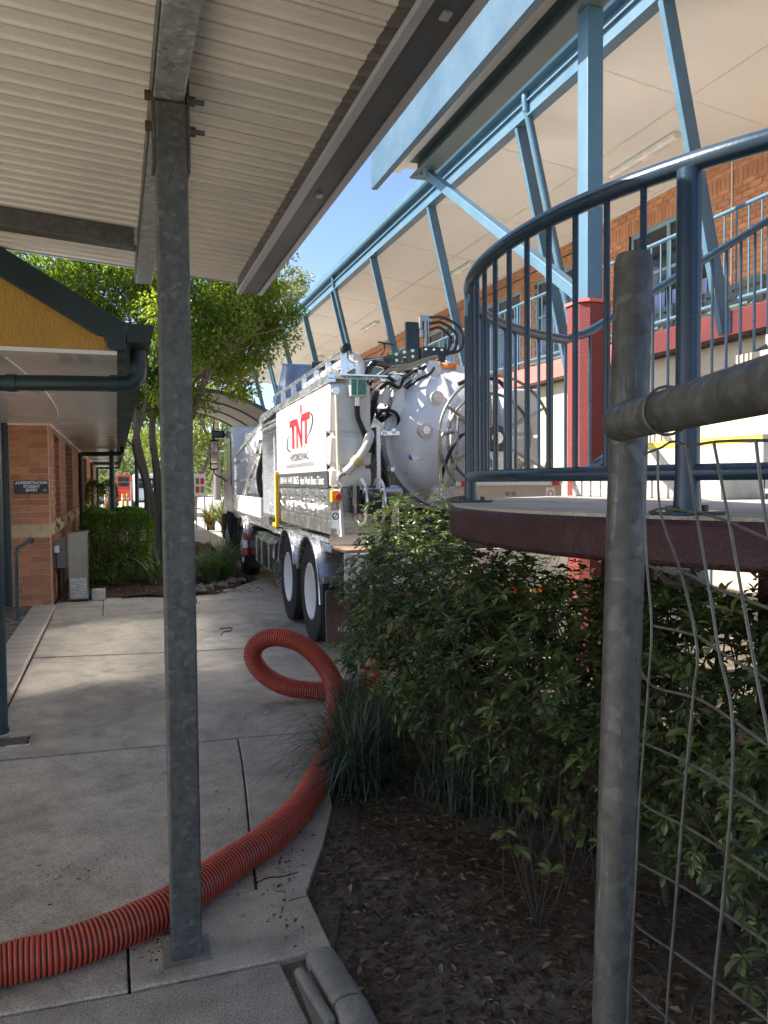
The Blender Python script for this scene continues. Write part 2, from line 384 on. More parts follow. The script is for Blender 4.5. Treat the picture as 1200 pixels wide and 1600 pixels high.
SLABS = [
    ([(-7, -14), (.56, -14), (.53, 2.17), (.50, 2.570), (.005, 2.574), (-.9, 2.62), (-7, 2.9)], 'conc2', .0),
    ([(-7, 2.9), (-.9, 2.62), (.005, 2.574), (0, 3.05), (.28, 3.05), (.5, 3.06), (.56, 3.6), (.615, 4.05), (.665, 4.5), (.705, 4.94), (-.7, 5.04), (-7, 5.5)], 'conc', .003),
    ([(.005, 2.574), (.5, 2.57), (.69, 2.58), (.69, 2.97), (.86, 3.35), (1.005, 3.73), (1.12, 4.3), (1.30, 4.87), (.705, 4.94), (.665, 4.5), (.615, 4.05), (.56, 3.6), (.5, 3.06), (.28, 3.05), (0, 3.05)], 'conc', .006),
    ([(-7, 5.54), (-.7, 5.075), (.705, 4.97), (1.30, 4.90), (1.48, 5.3), (1.95, 5.85), (3, 6.15), (7, 6.3), (7, 7.1), (.45, 7.73), (-.8, 7.97), (-.8, 5.95), (-7, 5.95)], 'conc', .0),
    ([(-.8, 7.99), (.45, 7.75), (7, 7.12), (7, 9.6), (-.2, 10.19), (-.8, 10.26)], 'conc', .003),
    ([(-.8, 10.26), (-.2, 10.19), (-.215, 11.85), (-.83, 12.1), (-.83, 11.4)], 'conc', .0),
    ([(-.2, 10.19), (7, 9.6), (7, 12.2), (2.25, 13.1), (1.8, 12.35), (1.0, 11.45), (-.215, 11.85)], 'conc', .002),
    ([(7, 12.2), (7, 22), (2.4, 22), (2.25, 13.1)], 'conc', .0)]
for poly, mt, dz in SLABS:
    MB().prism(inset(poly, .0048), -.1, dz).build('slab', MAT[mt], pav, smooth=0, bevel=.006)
MB().tube(spline([(.505, 3.10, .006), (.56, 3.125, .0065), (.62, 3.115, .0065), (.69, 3.13, .006)], 6), .0035, 5).build('crack', MAT['dark'], pav)

# bare soil of the garden bed, uneven
def terrain(name, poly_fn, x0, x1, y0, y1, step, zf, mat, label):
    nx, ny = int((x1 - x0) / step) + 1, int((y1 - y0) / step) + 1
    V = []; Fc = []
    for j in range(ny):
        for i in range(nx):
            x, y = x0 + i * step, y0 + j * step; V.append((x, y, zf(x, y)))
    for j in range(ny - 1):
        for i in range(nx - 1):
            if poly_fn(x0 + (i + .5) * step, y0 + (j + .5) * step): Fc.append((j * nx + i, j * nx + i + 1, (j + 1) * nx + i + 1, (j + 1) * nx + i))
    me = MB().add(V, Fc); o = me.build(name, mat, smooth=80); return tag(o, label, kind='structure')
_ph = [(RND.uniform(3, 16), RND.uniform(0, 6.3), RND.uniform(0, 6.3)) for _ in range(10)]
def lump(x, y): return sum(math.sin(k * (x * math.cos(a) + y * math.sin(a)) + b) / k for k, a, b in _ph)
BEDL = [(-5, .60), (2.58, .60), (2.60, .66), (2.97, .66), (3.73, .97), (4.3, 1.08), (4.87, 1.26), (5.3, 1.44), (5.85, 1.9), (6.15, 2.95), (6.3, 7)]
def bedx(y):
    for (a, xa), (b, xb) in zip(BEDL, BEDL[1:]):
        if a <= y <= b: return xa + (xb - xa) * (y - a) / (b - a)
    return 99
def bedz(x, y): return -.045 + .028 * lump(x, y) + .05 * min(1, max(0, (x - bedx(min(y, 6.3))) / 1.0))
bed = terrain('garden_bed', lambda x, y: x > bedx(y) - .03, .5, 7, -3, 6.3, .06, bedz, MAT['soil'], 'dark bare soil of the garden bed beside the concrete path')
def bed2z(x, y): return .03 + .03 * lump(x, y) * 1.2
b2 = terrain('planting_bed', lambda x, y: (y > 11.45 + abs(x - .95) * .35) and x < min(2.2, 1.5 + (y - 11.5) * .35), -.83, 2.4, 11.4, 22, .15, bed2z, MAT['mulch'], 'red brown mulch bed under the tree beside the hedge')
MB().quad((-40, 22, -.03), (40, 22, -.03), (40, 130, -.03), (-40, 130, -.03)).build('driveway', MAT['conc_far'], smooth=0)
tag(bpy.data.objects['driveway'], 'pale sunlit driveway beyond the truck', kind='structure')
lw = MB().quad((-.5, 30, .0), (1.6, 30, .0), (3.2, 48, .0), (-.6, 48, .0)).build('lawn', MAT['lawn'], smooth=0); tag(lw, 'strip of lawn beside the far driveway', kind='structure')

# rounded concrete edging at the foot of the bed
ek = tag(MB().prism([(.555, -5), (.60, -5), (.60, 2.5), (.53, 2.53)], -.12, -.012).build('garden_edging', MAT['kerb'], smooth=0, bevel=.01), 'low concrete edging strip along the garden bed', kind='structure')
def edgeblock(p0, p1, w, h):
    m = MB(); d = Vector((p1[0] - p0[0], p1[1] - p0[1], 0)).normalized(); s_ = Vector((d.y, -d.x, 0)); V = []
    prof = [(-.5, -.10), (-.5, .2 * h), (-.42, .65 * h), (-.25, .95 * h), (0, h), (.25, .95 * h), (.42, .65 * h), (.5, .2 * h), (.5, -.10)]
    for p in (p0, p1):
        for a, b in prof: V.append(Vector((p[0], p[1], 0)) + s_ * a * w + Vector((0, 0, b)))
    n = len(prof); m.add(V, [(i, i + 1, n + i + 1, n + i) for i in range(n - 1)] + [tuple(range(n)), tuple(range(2 * n - 1, n - 1, -1))])
    m.build('edging_block', MAT['kerb'], ek, smooth=50, bevel=.008)
edgeblock((.635, 2.555), (.66, 2.29), .105, .03); edgeblock((.662, 2.28), (.668, 1.96), .105, .03); edgeblock((.668, 1.95), (.67, 1.6), .105, .03)
edgeblock((.548, 2.50), (.585, 2.22), .035, .012)

# brick-on-edge strip beside the porch and the patterned porch floor
strip = tag(MB().prism([(-1.12, 5.9), (-.82, 5.9), (-.82, 11.36), (-1.12, 11.36)], -.1, .006).build('porch_border', MAT['mortar'], smooth=0), 'border of pale pavers along the porch floor', kind='structure')
pm_ = MB().box(-.135, .135, -.036, .036, 0, .012).mesh('paver', M_('paver_pale', (.38, .345, .30), .85, 0, .15, 10, 90, .001, rnd=.16), 0)
y = 5.95
while y < 11.33: inst(pm_, 'paver', strip, (-.97, y, .006)); y += .079
m, t, b = _new('crazy_paving'); co = obco(t)
v = nd(t, 'ShaderNodeTexVoronoi', feature='DISTANCE_TO_EDGE'); v.inputs['Scale'].default_value = 4.2; t.links.new(co, v.inputs['Vector'])
v2 = nd(t, 'ShaderNodeTexVoronoi'); v2.inputs['Scale'].default_value = 4.2; t.links.new(co, v2.inputs['Vector'])
sp = nd(t, 'ShaderNodeSeparateColor'); t.links.new(v2.outputs['Color'], sp.inputs[0])
c = mixc(t, (.34, .32, .29, 1), ramp(t, sp.outputs[0], [(0, (.05, .047, .043)), (1, (.11, .10, .09))]), ramp(t, v.outputs[0], [(.012, 0.0), (.03, 1.0)]))
t.links.new(c, b.inputs['Base Color']); b.inputs['Roughness'].default_value = .8; MAT['crazy'] = m
tag(MB().prism([(-7, 5.95), (-1.122, 5.95), (-1.122, 11.37), (-7, 11.37)], -.1, .012).build('porch_floor', MAT['crazy'], smooth=0), 'dark crazy paved porch floor with pale joints', kind='structure')

# ================================================================== LEFT BUILDING (administration)
XB, YB, ZS = -.855, 11.37, 2.485
adm = thing('brick_building', (XB, YB, 0), 'single storey brick building with mustard gable, teal gutters and deep porch', 'building')
# walls: mortar core with real bricks on it
def brickmesh(w, h, d, mat, name='brick'): return MB().box(0, w, 0, d, 0, h).mesh(name, mat, 0)
core = MB().box(-1.36, XB - .012, YB + .012, YB + .22, 0, ZS - .004).box(XB - .2, XB - .012, YB + .22, 12.25, 0, ZS - .004).build('wall', MAT['mortar'], adm, smooth=0)
CH = .0858
bm = {}
for c_, mt in (('r', 'brickL'), ('c', 'brickC')):
    bm[c_] = [brickmesh(.230, .076, .1, MAT[mt]), brickmesh(.110, .076, .1, MAT[mt]), brickmesh(.145, .076, .1, MAT[mt]), brickmesh(.012 + .22, .076, .1, MAT[mt])]
cr = {'r': brickmesh(.1, .076, .230, MAT['brickL']), 'c': brickmesh(.1, .076, .230, MAT['brickC'])}
ch = {'r': brickmesh(.1, .076, .11, MAT['brickL']), 'c': brickmesh(.1, .076, .11, MAT['brickC'])}
for k in range(29):
    z = k * CH + .004; kind = 'c' if k in (11, 12) else 'r'
    x = -1.345
    seq = (0, 0) if k % 2 else (1, 0, 1)
    xs = x
    for q in seq:
        inst(bm[kind][q], 'brick', core, (xs, YB + RND.uniform(-.0015, .0015), z)); xs += (.230 if q == 0 else .110) + .010
    ys = YB + .102 if k % 2 else YB + .102
    for q in ((0, 0, 0, 0) if k % 2 == 0 else (1, 0, 0, 0)):
        L = .230 if q == 0 else .11
        if ys + L > 12.30: break
        inst((cr if q == 0 else ch)[kind], 'brick', core, (XB - .1, ys, z)); ys += L + .010
# receding side wall with recessed windows
def brickwall_mat(name, base, mortar, sx=.24, sz=.0858, axis='y'):
    m, t, b = _new(name); co = nd(t, 'ShaderNodeTexCoord').outputs['Object']
    sp = nd(t, 'ShaderNodeSeparateXYZ'); t.links.new(co, sp.inputs[0]); cb = nd(t, 'ShaderNodeCombineXYZ')
    t.links.new(sp.outputs[1 if axis == 'y' else 0], cb.inputs[0]); t.links.new(sp.outputs[2], cb.inputs[1])
    br = nd(t, 'ShaderNodeTexBrick'); br.inputs['Scale'].default_value = 1; br.inputs['Brick Width'].default_value = sx; br.inputs['Row Height'].default_value = sz
    br.inputs['Mortar Size'].default_value = .006; br.inputs['Mortar Smooth'].default_value = .2; br.inputs['Bias'].default_value = 0
    br.inputs['Color1'].default_value = (*[v * 1.2 for v in base], 1); br.inputs['Color2'].default_value = (*[v * .78 for v in base], 1); br.inputs['Mortar'].default_value = (*mortar, 1)
    t.links.new(cb.outputs[0], br.inputs['Vector']); c = mixc(t, br.outputs[0], ramp(t, noise(t, co, 9, 4), [(.3, .85), (.7, 1.12)]), 1, 'MULTIPLY')
    t.links.new(c, b.inputs['Base Color']); b.inputs['Roughness'].default_value = .85; bump(t, b, br.outputs[1], -.004); return m
MAT['bwL'] = brickwall_mat('brick_side_wall', (.40, .165, .09), (.40, .36, .31))
MAT['bwC'] = brickwall_mat('brick_side_band', (.56, .42, .24), (.45, .40, .33))
sw = MB()
WIN = [(12.32, 13.25), (14.9, 17.0), (22.5, 25.0), (29, 32)]
ys = 12.25
for a, b_ in WIN + [(40, 40)]:
    sw.box(XB - .22, XB, ys, a, 0, ZS - .004)
    if b_ > a: sw.box(XB - .22, XB, a, b_, 0, 1.16).box(XB - .22, XB, a, b_, 2.40, ZS - .004)
    ys = b_
side = sw.build('side_wall', MAT['bwL'], adm, smooth=0)
MB().box(XB - .01, XB + .003, 12.26, 40, 11 * CH, 13 * CH).build('cream_band', MAT['bwC'], adm, smooth=0)
for a, b_ in WIN:
    wd = MB().box(XB - .20, XB - .15, a, b_, 1.16, 1.21).box(XB - .20, XB - .15, a, b_, 2.35, 2.40).box(XB - .20, XB - .15, a, a + .05, 1.21, 2.35).box(XB - .20, XB - .15, b_ - .05, b_, 1.21, 2.35).build('window', MAT['tealpost'], adm, smooth=0)
    MB().box(XB - .185, XB - .175, a + .05, b_ - .05, 1.21, 2.35).build('pane', MAT['glass'], wd, smooth=0)
    MB().prism([(XB - .15, 1.165), (XB + .06, 1.06), (XB + .06, .99), (XB + .004, .96), (XB + .004, 1.13), (XB - .15, 1.16)], a + .0, b_ - .0, 'xz').build('sill', MAT['brickC'], adm, smooth=0)
MB().box(-7, -1.362, YB + .02, YB + .2, 2.441, ZS - .004).build('door_header', MAT['door'], adm, smooth=0)
dr = MB().box(-2.6, -1.365, YB + .05, YB + .12, .01, 2.44).build('door', MAT['door'], adm, smooth=0)
MB().box(-1.40, -1.362, YB - .01, YB + .13, .012, ZS - .003).build('frame', MAT['teal'], dr, smooth=0, bevel=.004)
MB().box(-7, -2.6, YB, YB + .2, .0, ZS - .004).build('wall_left_of_door', MAT['bwL'], adm, smooth=0)
MB().box(-1.36, XB + .02, YB - .02, YB - .002, ZS - .03, ZS - .003).box(XB + .003, XB + .02, YB, 40, ZS - .03, ZS - .003).build('cornice', MAT['soffit'], adm, smooth=0)
# porch soffit panels
GY = 5.22
ys = GY + .03; edges = [GY + .03, 6.15, 7.33, 8.5, 9.7, 10.9]
while edges[-1] < 40: edges.append(edges[-1] + 1.2)
for a, b_ in zip(edges, edges[1:]):
    MB().box(-7 if a < 12 else XB - .3, .02, a + .003, b_ - .003, ZS, ZS + .02).build('soffit_panel', MAT['soffit'], adm, smooth=0)
MB().box(-.46, -.40, GY + .25, GY + .26, ZS - .001, ZS).build('vent_slot', MAT['inkg'], adm)
for k in range(8):
    for xx in (-.34, -.22):
        MB().box(xx, xx + .08, GY + .10 + k * .045, GY + .105 + k * .045, ZS - .002, ZS - .0005).build('vent_slot', MAT['inkg'], adm, smooth=0)
MB().tube(spline([(-.66, 5.55, ZS - .01), (-.62, 6.2, ZS - .012), (-.58, 7.5, ZS - .01), (-.62, 9.5, ZS - .012), (-.80, YB - .05, ZS - .02)], 8), .008, 6).build('cable', MAT['soffit'], adm)
# gable
PITCH = .592
def zr(x, z0=2.663, x0=.09): return z0 + (x0 - x) * PITCH
ggm, t, b = _new('mustard_render'); co = obco(t, (1, 1, .35)); n1 = noise(t, co, 60, 3, .6, .5); n2 = noise(t, obco(t), 1.5, 4)
c = mixc(t, (.50, .285, .055, 1), ramp(t, n2, [(.3, .85), (.7, 1.12)]), 1, 'MULTIPLY'); c = mixc(t, c, ramp(t, n1, [(.3, .9), (.65, 1.06)]), 1, 'MULTIPLY')
t.links.new(c, b.inputs['Base Color']); b.inputs['Roughness'].default_value = .75; bump(t, b, n1, .02, .8)
MB().prism([(-9.0, 2.50), (-.02, 2.50), (-.06, zr(-.06) - .17), (-4.5, zr(-4.5) - .15), (-9.0, 2.6)], GY, GY + .03, 'xz').build('gable', ggm, adm, smooth=0)
fb = MB().prism([(.075, 2.50), (.075, zr(.075)), (-4.5, zr(-4.5)), (-4.5, zr(-4.5) - .185), (-.10, zr(-.10) - .185), (-.045, 2.585), (-.04, 2.52), (-.01, 2.50)], GY - .045, GY - .002, 'xz').build('barge_board', MAT['teal'], adm, smooth=0, bevel=.004)
MB().box(-6, .02, GY - .005, GY + .028, ZS - .012, 2.498).build('soffit_edge', MAT['soffit'], adm, smooth=0)
# roof
rf = MB().prism([(.16, 2.60), (-4.5, zr(-4.5) - .02), (-9.2, 2.56), (-9.2, 2.52), (-4.5, zr(-4.5) - .06), (.16, 2.565)], GY - .02, 40, 'xz').build('roof', MAT['zinc'], adm, smooth=0)
# fascia + gutter along the eave
MB().box(.022, .075, GY + .03, 40, ZS - .03, 2.64).build('fascia', MAT['teal'], adm, smooth=0)
gut = MB()
gp = [(.080, 2.672), (.080, 2.555), (.225, 2.555), (.250, 2.672), (.242, 2.672), (.218, 2.563), (.088, 2.563), (.088, 2.672)]
gut.prism(gp, GY - .03, 40, 'xz'); gut.prism([(.082, 2.67), (.082, 2.557), (.223, 2.557), (.247, 2.67)], GY - .036, GY - .029, 'xz')
gut.build('gutter', MAT['teal'], adm, smooth=0)
# downpipes
def pipe(pts, r, mat, parent, name, nb=6, n=14, coll=()):
    o = MB().tube(spline(pts, nb), r, n).build(name, mat, parent)
    return o
dp = MB(); dp.tube(spline([(.155, 5.50, 2.556), (.155, 5.50, 2.47), (.150, 5.50, 2.39), (.10, 5.50, 2.335), (.03, 5.50, 2.325), (-.3, 5.52, 2.322), (-.65, 5.58, 2.32), (-.74, 5.6, 2.315)], 8), .052, 16)
dp.cyl((.02, 5.50, 2.326), (-.03, 5.503, 2.326), .058, 18).cyl((-.60, 5.57, 2.32), (-.66, 5.58, 2.32), .058, 18).cyl((.155, 5.50, 2.48), (.155, 5.50, 2.44), .056, 18)
dp.build('downpipe', MAT['teal'], adm)
for yy, x0 in ((19.6, XB + .06), (36.5, XB + .06), (28.5, XB + .06)):
    MB().tube(spline([(.15, yy, 2.55), (.15, yy, 2.47), (.10, yy, 2.40), (0, yy, 2.385), (-.5, yy, 2.38), (x0 - .03 + .06, yy, 2.375), (x0, yy, 2.33), (x0, yy, 2.2), (x0, yy, 1.0), (x0, yy, 0.02)], 5), .052, 12).build('downpipe', MAT['tealpost'], adm)
pst = MB().cyl((-.775, 5.63, 0.0), (-.765, 5.60, 2.47), .055, 20).build('porch_post', MAT['tealpost'], adm)
MB().cyl((-.775, 5.63, 0.002), (-.775, 5.63, .03), .062, 20).build('collar', MAT['tealpost'], pst)

# entry sign
sg = thing('entry_sign', (-1.1, YB - .01, 1.6), 'small navy sign with white lettering on the brick pier', 'sign')
sx0, sx1, sz0, sz1 = -1.30, -.875, 1.535, 1.712
MB().box(sx0, sx1, YB - .018, YB - .003, sz0, sz1).build('plate', MAT['signnavy'], sg, smooth=0, bevel=.002)
for txt, xa, wd_, zz in (('ADMINISTRATION', -1.285, .395, 1.662), ('STUDENT', -1.185, .205, 1.612), ('ENTRY', -1.155, .145, 1.562)):
    lettering(txt, MAT['wprint'], sg, (xa, YB - .019, zz), (1, 0, 0), (0, 0, 1), wd_, .040, bold=.03)
MB().box(-.945, -.89, YB - .0205, YB - .019, 1.577, 1.582).box(-.9195, -.9155, YB - .0205, YB - .019, 1.55, 1.61).prism([(-.944, 1.5795), (-.93, 1.588), (-.93, 1.571)], YB - .0205, YB - .019, 'xz').build('arrow', MAT['wprint'], sg, smooth=0)

# pipe handrail at the entry
hr = thing('handrail', (-1.23, 10.2, 0), 'worn blue pipe handrail standing before the brick pier', 'handrail')
MB().tube(spline([(-1.175, 10.25, 0.0), (-1.175, 10.25, .4), (-1.17, 10.25, .75), (-1.165, 10.28, .84), (-1.145, 10.36, .885), (-1.12, 10.6, .90), (-1.11, YB - .01, .90)], 6), .021, 12).build('pipe', MAT['tealpost'], hr)
MB().cyl((-1.11, YB - .02, .90), (-1.11, YB - .002, .90), .045, 14).build('flange', MAT['tealpost'], hr)

# stainless cabinet, meter box, block
cb = thing('steel_cabinet', (-.54, 11.75, 0), 'tall stainless steel cabinet with vents standing by the brick wall', 'cabinet')
MB().box(-.665, -.405, 11.60, 11.90, .03, .96).build('body', MAT['steel'], cb, smooth=0, bevel=.006)
MB().prism([(-.675, .955), (-.395, .955), (-.395, .995), (-.41, 1.0), (-.66, .975), (-.675, .97)], 11.59, 11.91, 'xz').build('lid', MAT['steel'], cb, smooth=0, bevel=.004)
MB().box(-.655, -.415, 11.62, 11.88, 0, .03).build('plinth', MAT['black'], cb, smooth=0)
for xx in (-.64, -.53):
    gv = MB().box(xx, xx + .095, 11.594, 11.599, .06, .33).build('vent', MAT['alu'], cb, smooth=0)
    for k in range(11): MB().box(xx + .008, xx + .087, 11.591, 11.5935, .072 + k * .022, .077 + k * .022).build('slot', MAT['dark'], gv, smooth=0)
mb = thing('meter_box', (-.8, 12.0, .47), 'grey electrical box fixed to the brick wall behind the steel cabinet', 'electrical box')
MB().box(XB + .002, XB + .16, 11.75, 12.1, .47, .87).build('body', M_('box_grey', (.30, .29, .28), .5), mb, smooth=0, bevel=.006)
MB().box(XB + .01, XB + .075, 11.62, 11.70, .70, .80).build('socket', MAT['wprint'], mb, smooth=0, bevel=.01)
MB().tube(spline([(XB + .03, 11.66, .70), (XB + .035, 11.65, .5), (XB + .05, 11.66, .2), (XB + .03, 11.66, .02)], 5), .009, 6).build('cable', MAT['black'], mb)
for xx in (.05, .11): MB().cyl((XB + xx, 11.9, .0), (XB + xx, 11.9, .47), .022, 10).build('conduit', MAT['galv'] if xx > .1 else MAT['rust'], mb)
bk = MB().box(-.37, -.19, 11.62, 11.95, 0.002, .13).build('concrete_block', MAT['conc_lt'], smooth=0, bevel=.008); tag(bk, 'square concrete block beside the steel cabinet', 'block')

# drain grate
dg_ = thing('drain_grate', (-.62, 5.4, 0), 'square metal drain grate set in the concrete by the blue post', 'drain')
x0, x1, y0, y1 = -.80, -.545, 5.28, 5.50
MB().box(x0, x1, y0, y0 + .022, -.02, .012).box(x0, x1, y1 - .022, y1, -.02, .012).box(x0, x0 + .022, y0 + .022, y1 - .022, -.02, .012).box(x1 - .022, x1, y0 + .022, y1 - .022, -.02, .012).build('frame', MAT['alub'], dg_, smooth=0, bevel=.003)
MB().box(x0 + .022, x1 - .022, y0 + .022, y1 - .022, -.02, .0045).build('pit', MAT['dark'], dg_, smooth=0)
bmesh_ = MB().bar((0, 0, 0), (.03, .085, 0), .009, .006).mesh('bar', MAT['alub'], 0)
for k in range(9): inst(bmesh_, 'bar', dg_, (x0 + .03 + k * .021, y0 + .025, .0075)); inst(bmesh_, 'bar', dg_, (x0 + .03 + k * .021, y0 + .115, .0075))

# ================================================================== NEAR CANOPY
cn = thing('walkway_canopy', (.19, 2.72, 0), 'galvanised post and cream ribbed sheet roof of the near walkway canopy', 'canopy')
def zc(x): return 2.985 + (.83 - x) * .074
# roof sheets: one object per sheet, ribs run across
def sheet(y0, y1):
    prof = []; n = 8; p = (y1 - y0) / n
    for k in range(n):
        a = y0 + k * p
        prof += [(a, 0), (a + .010, -.009), (a + .013, 0.020), (a + .020, .020), (a + .023, -.009), (a + p * .62, -.004), (a + p * .63, -.0015), (a + p * .66, -.0015), (a + p * .67, -.004)]
    prof = sorted(prof); prof.append((y1 - .004, -.004))
    V = []; xs = (-4.5, .84)
    for x in xs:
        for yy, dz in prof: V.append((x, yy, zc(x) + dz))
    for x in xs:
        for yy, dz in prof: V.append((x, yy, zc(x) + .06))
    k = len(prof)
    Fc = [(i, i + 1, k + i + 1, k + i) for i in range(k - 1)] + [(2 * k + i, 2 * k + i + 1, 3 * k + i + 1, 3 * k + i) for i in range(k - 1)]
    return MB().add(V, Fc)
ye = 5.20
JT = [ye]
while JT[-1] > -7: JT.append(JT[-1] - .762)
for a, b_ in zip(JT[1:], JT): sheet(a + .004, b_).build('roof_sheet', MAT['ceil'], cn, smooth=25)
MB().add([(-4.5, -7.6, zc(-4.5) + .062), (.84, -7.6, zc(.84) + .062), (.84, ye, zc(.84) + .062), (-4.5, ye, zc(-4.5) + .062)], [(0, 1, 2, 3)]).build('roof_top', MAT['zinc'], cn, smooth=0)
# end flashing
MB().bar((-4.5, ye + .012, zc(-4.5) + .025), (.84, ye + .012, zc(.84) + .025), .02, .07).build('end_flashing', MAT['flash'], cn, smooth=0)
# gutter; unseen upper part of the outer fascia added to shade the landing rail
gg = MB().box(.772, .795, -7.6, 5.07, 2.905, 3.0).build('gutter_lining', MAT['blackp'], cn, smooth=0)
gu = MB().box(.796, .925, -7.6, 5.07, 2.89, 2.905).box(.910, .925, -7.6, 5.07, 2.905, 3.31).box(.796, .812, -4.4, 5.07, 2.905, 3.0).box(.80, .922, 5.055, 5.069, 2.906, 3.2).build('gutter', MAT['gutter_gr'], cn, smooth=0, bevel=.004)
MB().box(.765, .796, -4.4, 5.09, 2.880, 2.9045).build('gutter_lip', MAT['flash'], cn, smooth=0, bevel=.002)
MB().box(.90, .93, -4.4, 5.075, 2.882, 2.8895).build('gutter_bead', MAT['flash'], cn, smooth=0)
for yy in (.6, 1.9, 3.25): MB().box(.84, .865, yy, yy + .035, 2.882, 2.8895).build('gutter_clip', MAT['flash'], cn, smooth=0)
# post, beam, cross beam
MB().box(.145, .248, 2.675, 2.775, 0, 2.915).build('post', MAT['galv'], cn, smooth=0, bevel=.008)
MB().box(.115, .278, 2.645, 2.805, 0.001, .0085).build('base_grout', MAT['kerb'], cn, smooth=0)
MB().box(.1375, .2405, -4.4, 5.17, 2.922, 3.022).build('beam', MAT['galv_lt'], cn, smooth=0, bevel=.008)
MB().box(.1345, .1372, -4.4, 5.16, 2.9235, 3.0205).build('beam_shade_side', MAT['galv'], cn, smooth=0)  # thin darker sheet: shade on the beam's left side put into the colour
for x0 in (-4.4,):
    MB().bar((x0, 4.45, zc(x0) - .058), (.131, 4.45, zc(.131) - .058), .1, .1).build('cross_beam', MAT['galv'], cn, smooth=0, bevel=.006)
    MB().bar((x0, .9, zc(x0) - .058), (.131, .9, zc(.131) - .058), .1, .1).build('cross_beam', MAT['galv'], cn, smooth=0, bevel=.006)
MB().box(.118, .1335, 4.38, 4.52, 2.935, 3.03).build('cleat', MAT['galv_lt'], cn, smooth=0)
MB().box(.134, .1445, 2.68, 2.77, 2.70, 3.0).box(.2485, .257, 2.68, 2.77, 2.70, 3.0).build('bracket', MAT['galv'], cn, smooth=0)
for z in (2.935, 2.835):
    for s_, xx in ((-1, .134), (1, .257)):
        bo = MB().cyl((xx, 2.70, z), (xx + s_ * .02, 2.70, z), .016, 6).build('bolt', MAT['rust'] if s_ < 0 else MAT['galv'], cn)
        if s_ > 0: MB().cyl((xx + .02, 2.70, z), (xx + .05, 2.70, z), .009, 8).build('thread', MAT['galv'], bo)
# ================================================================== RIGHT BUILDING (two storeys, verandah)
vb = thing('verandah_building', (8.5, 20, 0), 'two storey school block with blue raked verandah posts and orange brick upper wall', 'building')
Y0, Y1 = 1.0, 37.5
XW = 8.5
sl = MB().box(6.46, 12, Y0, Y1, 3.215, 3.475).build('upper_floor', M_('pale_floor', (.55, .52, .46), .6), vb, smooth=0)
MB().box(6.35, 6.458, Y0, Y1, 3.215, 3.48).build('floor_band', MAT['coral'], vb, smooth=0, bevel=.006)
MB().box(6.362, 6.5, Y0, Y1, 3.185, 3.213).build('drip_edge', MAT['burg'], vb, smooth=0)
MB().box(6.56, 6.8, Y0, Y1, 0, 3.184).build('lower_wall', MAT['beige'], vb, smooth=0)
for a, b_ in ((7.2, 8.4), (12.5, 13.6), (16, 18.5), (22, 24)):
    d_ = MB().box(6.53, 6.558, a, b_, .02, 2.3).build('lower_door', MAT['winblue'], vb, smooth=0)
    MB().box(6.515, 6.528, a + .06, b_ - .06, .1, 2.22).build('pane', MAT['glass'], d_, smooth=0)
# ceiling panels
def zv(x): return 6.70 - (x - 5.55) * (.36 / 2.95)
cw = MB().add([(5.55, Y0, zv(5.55) + .03), (XW, Y0, zv(XW) + .03), (XW, Y1, zv(XW) + .03), (5.55, Y1, zv(5.55) + .03)], [(0, 1, 2, 3)]).build('ceiling_backing', MAT['vceil'], vb, smooth=0)
ycur = Y0
while ycur < Y1 - .1:
    yn = min(ycur + 2.4, Y1)
    for xa, xb in ((5.56, 7.02), (7.03, XW - .01)):
        V = [(xa, ycur + .003, zv(xa)), (xb, ycur + .003, zv(xb)), (xb, yn - .003, zv(xb)), (xa, yn - .003, zv(xa))]
        V += [(p[0], p[1], p[2] + .012) for p in V]
        MB().add(V, [(0, 3, 2, 1), (4, 5, 6, 7), (0, 1, 5, 4), (1, 2, 6, 5), (2, 3, 7, 6), (3, 0, 4, 7)]).build('ceiling_panel', MAT['vceil'], vb, smooth=0)
    MB().bar((5.58, yn, zv(5.58) - .003), (XW - .05, yn, zv(XW - .05) - .003), .03, .006).build('cover_strip', MAT['batten'], vb, smooth=0)
    ycur = yn
MB().bar((7.025, Y0, zv(7.025) - .004), (7.025, Y1, zv(7.025) - .004), .03, .006).build('cover_strip', MAT['batten'], vb, smooth=0)
MB().box(XW - .035, XW - .002, Y0, Y1, zv(XW) - .035, zv(XW) - .002).build('cornice', MAT['vceil'], vb, smooth=0)
vs_ = MB()
for ys in (9.95, 10.15, 14.6, 14.8):
    pass
# roof, gutter, edge beam
MB().add([(5.36, Y0, 7.12), (13, Y0, 8.2), (13, Y1 + .3, 8.2), (5.36, Y1 + .3, 7.12)], [(0, 1, 2, 3)]).build('roof', MAT['gutter_gr'], vb, smooth=0)
gt = MB().prism([(5.34, 7.16), (5.325, 7.15), (5.335, 7.02), (5.36, 6.985), (5.50, 6.985), (5.50, 7.0), (5.37, 7.0), (5.35, 7.03), (5.345, 7.16)], Y0, Y1 + .3, 'xz').build('gutter', MAT['blue'], vb, smooth=30)
MB().box(5.47, 5.50, Y0, Y1, 6.69, 6.98).build('edge_beam', MAT['blue'], vb, smooth=0)
MB().box(5.44, 5.60, Y0, Y1, 6.665, 6.688).build('beam_flange', MAT['blue'], vb, smooth=0)
MB().box(5.43, 5.468, Y0, Y1, 6.86, 6.885).build('beam_rib', MAT['blue'], vb, smooth=0)
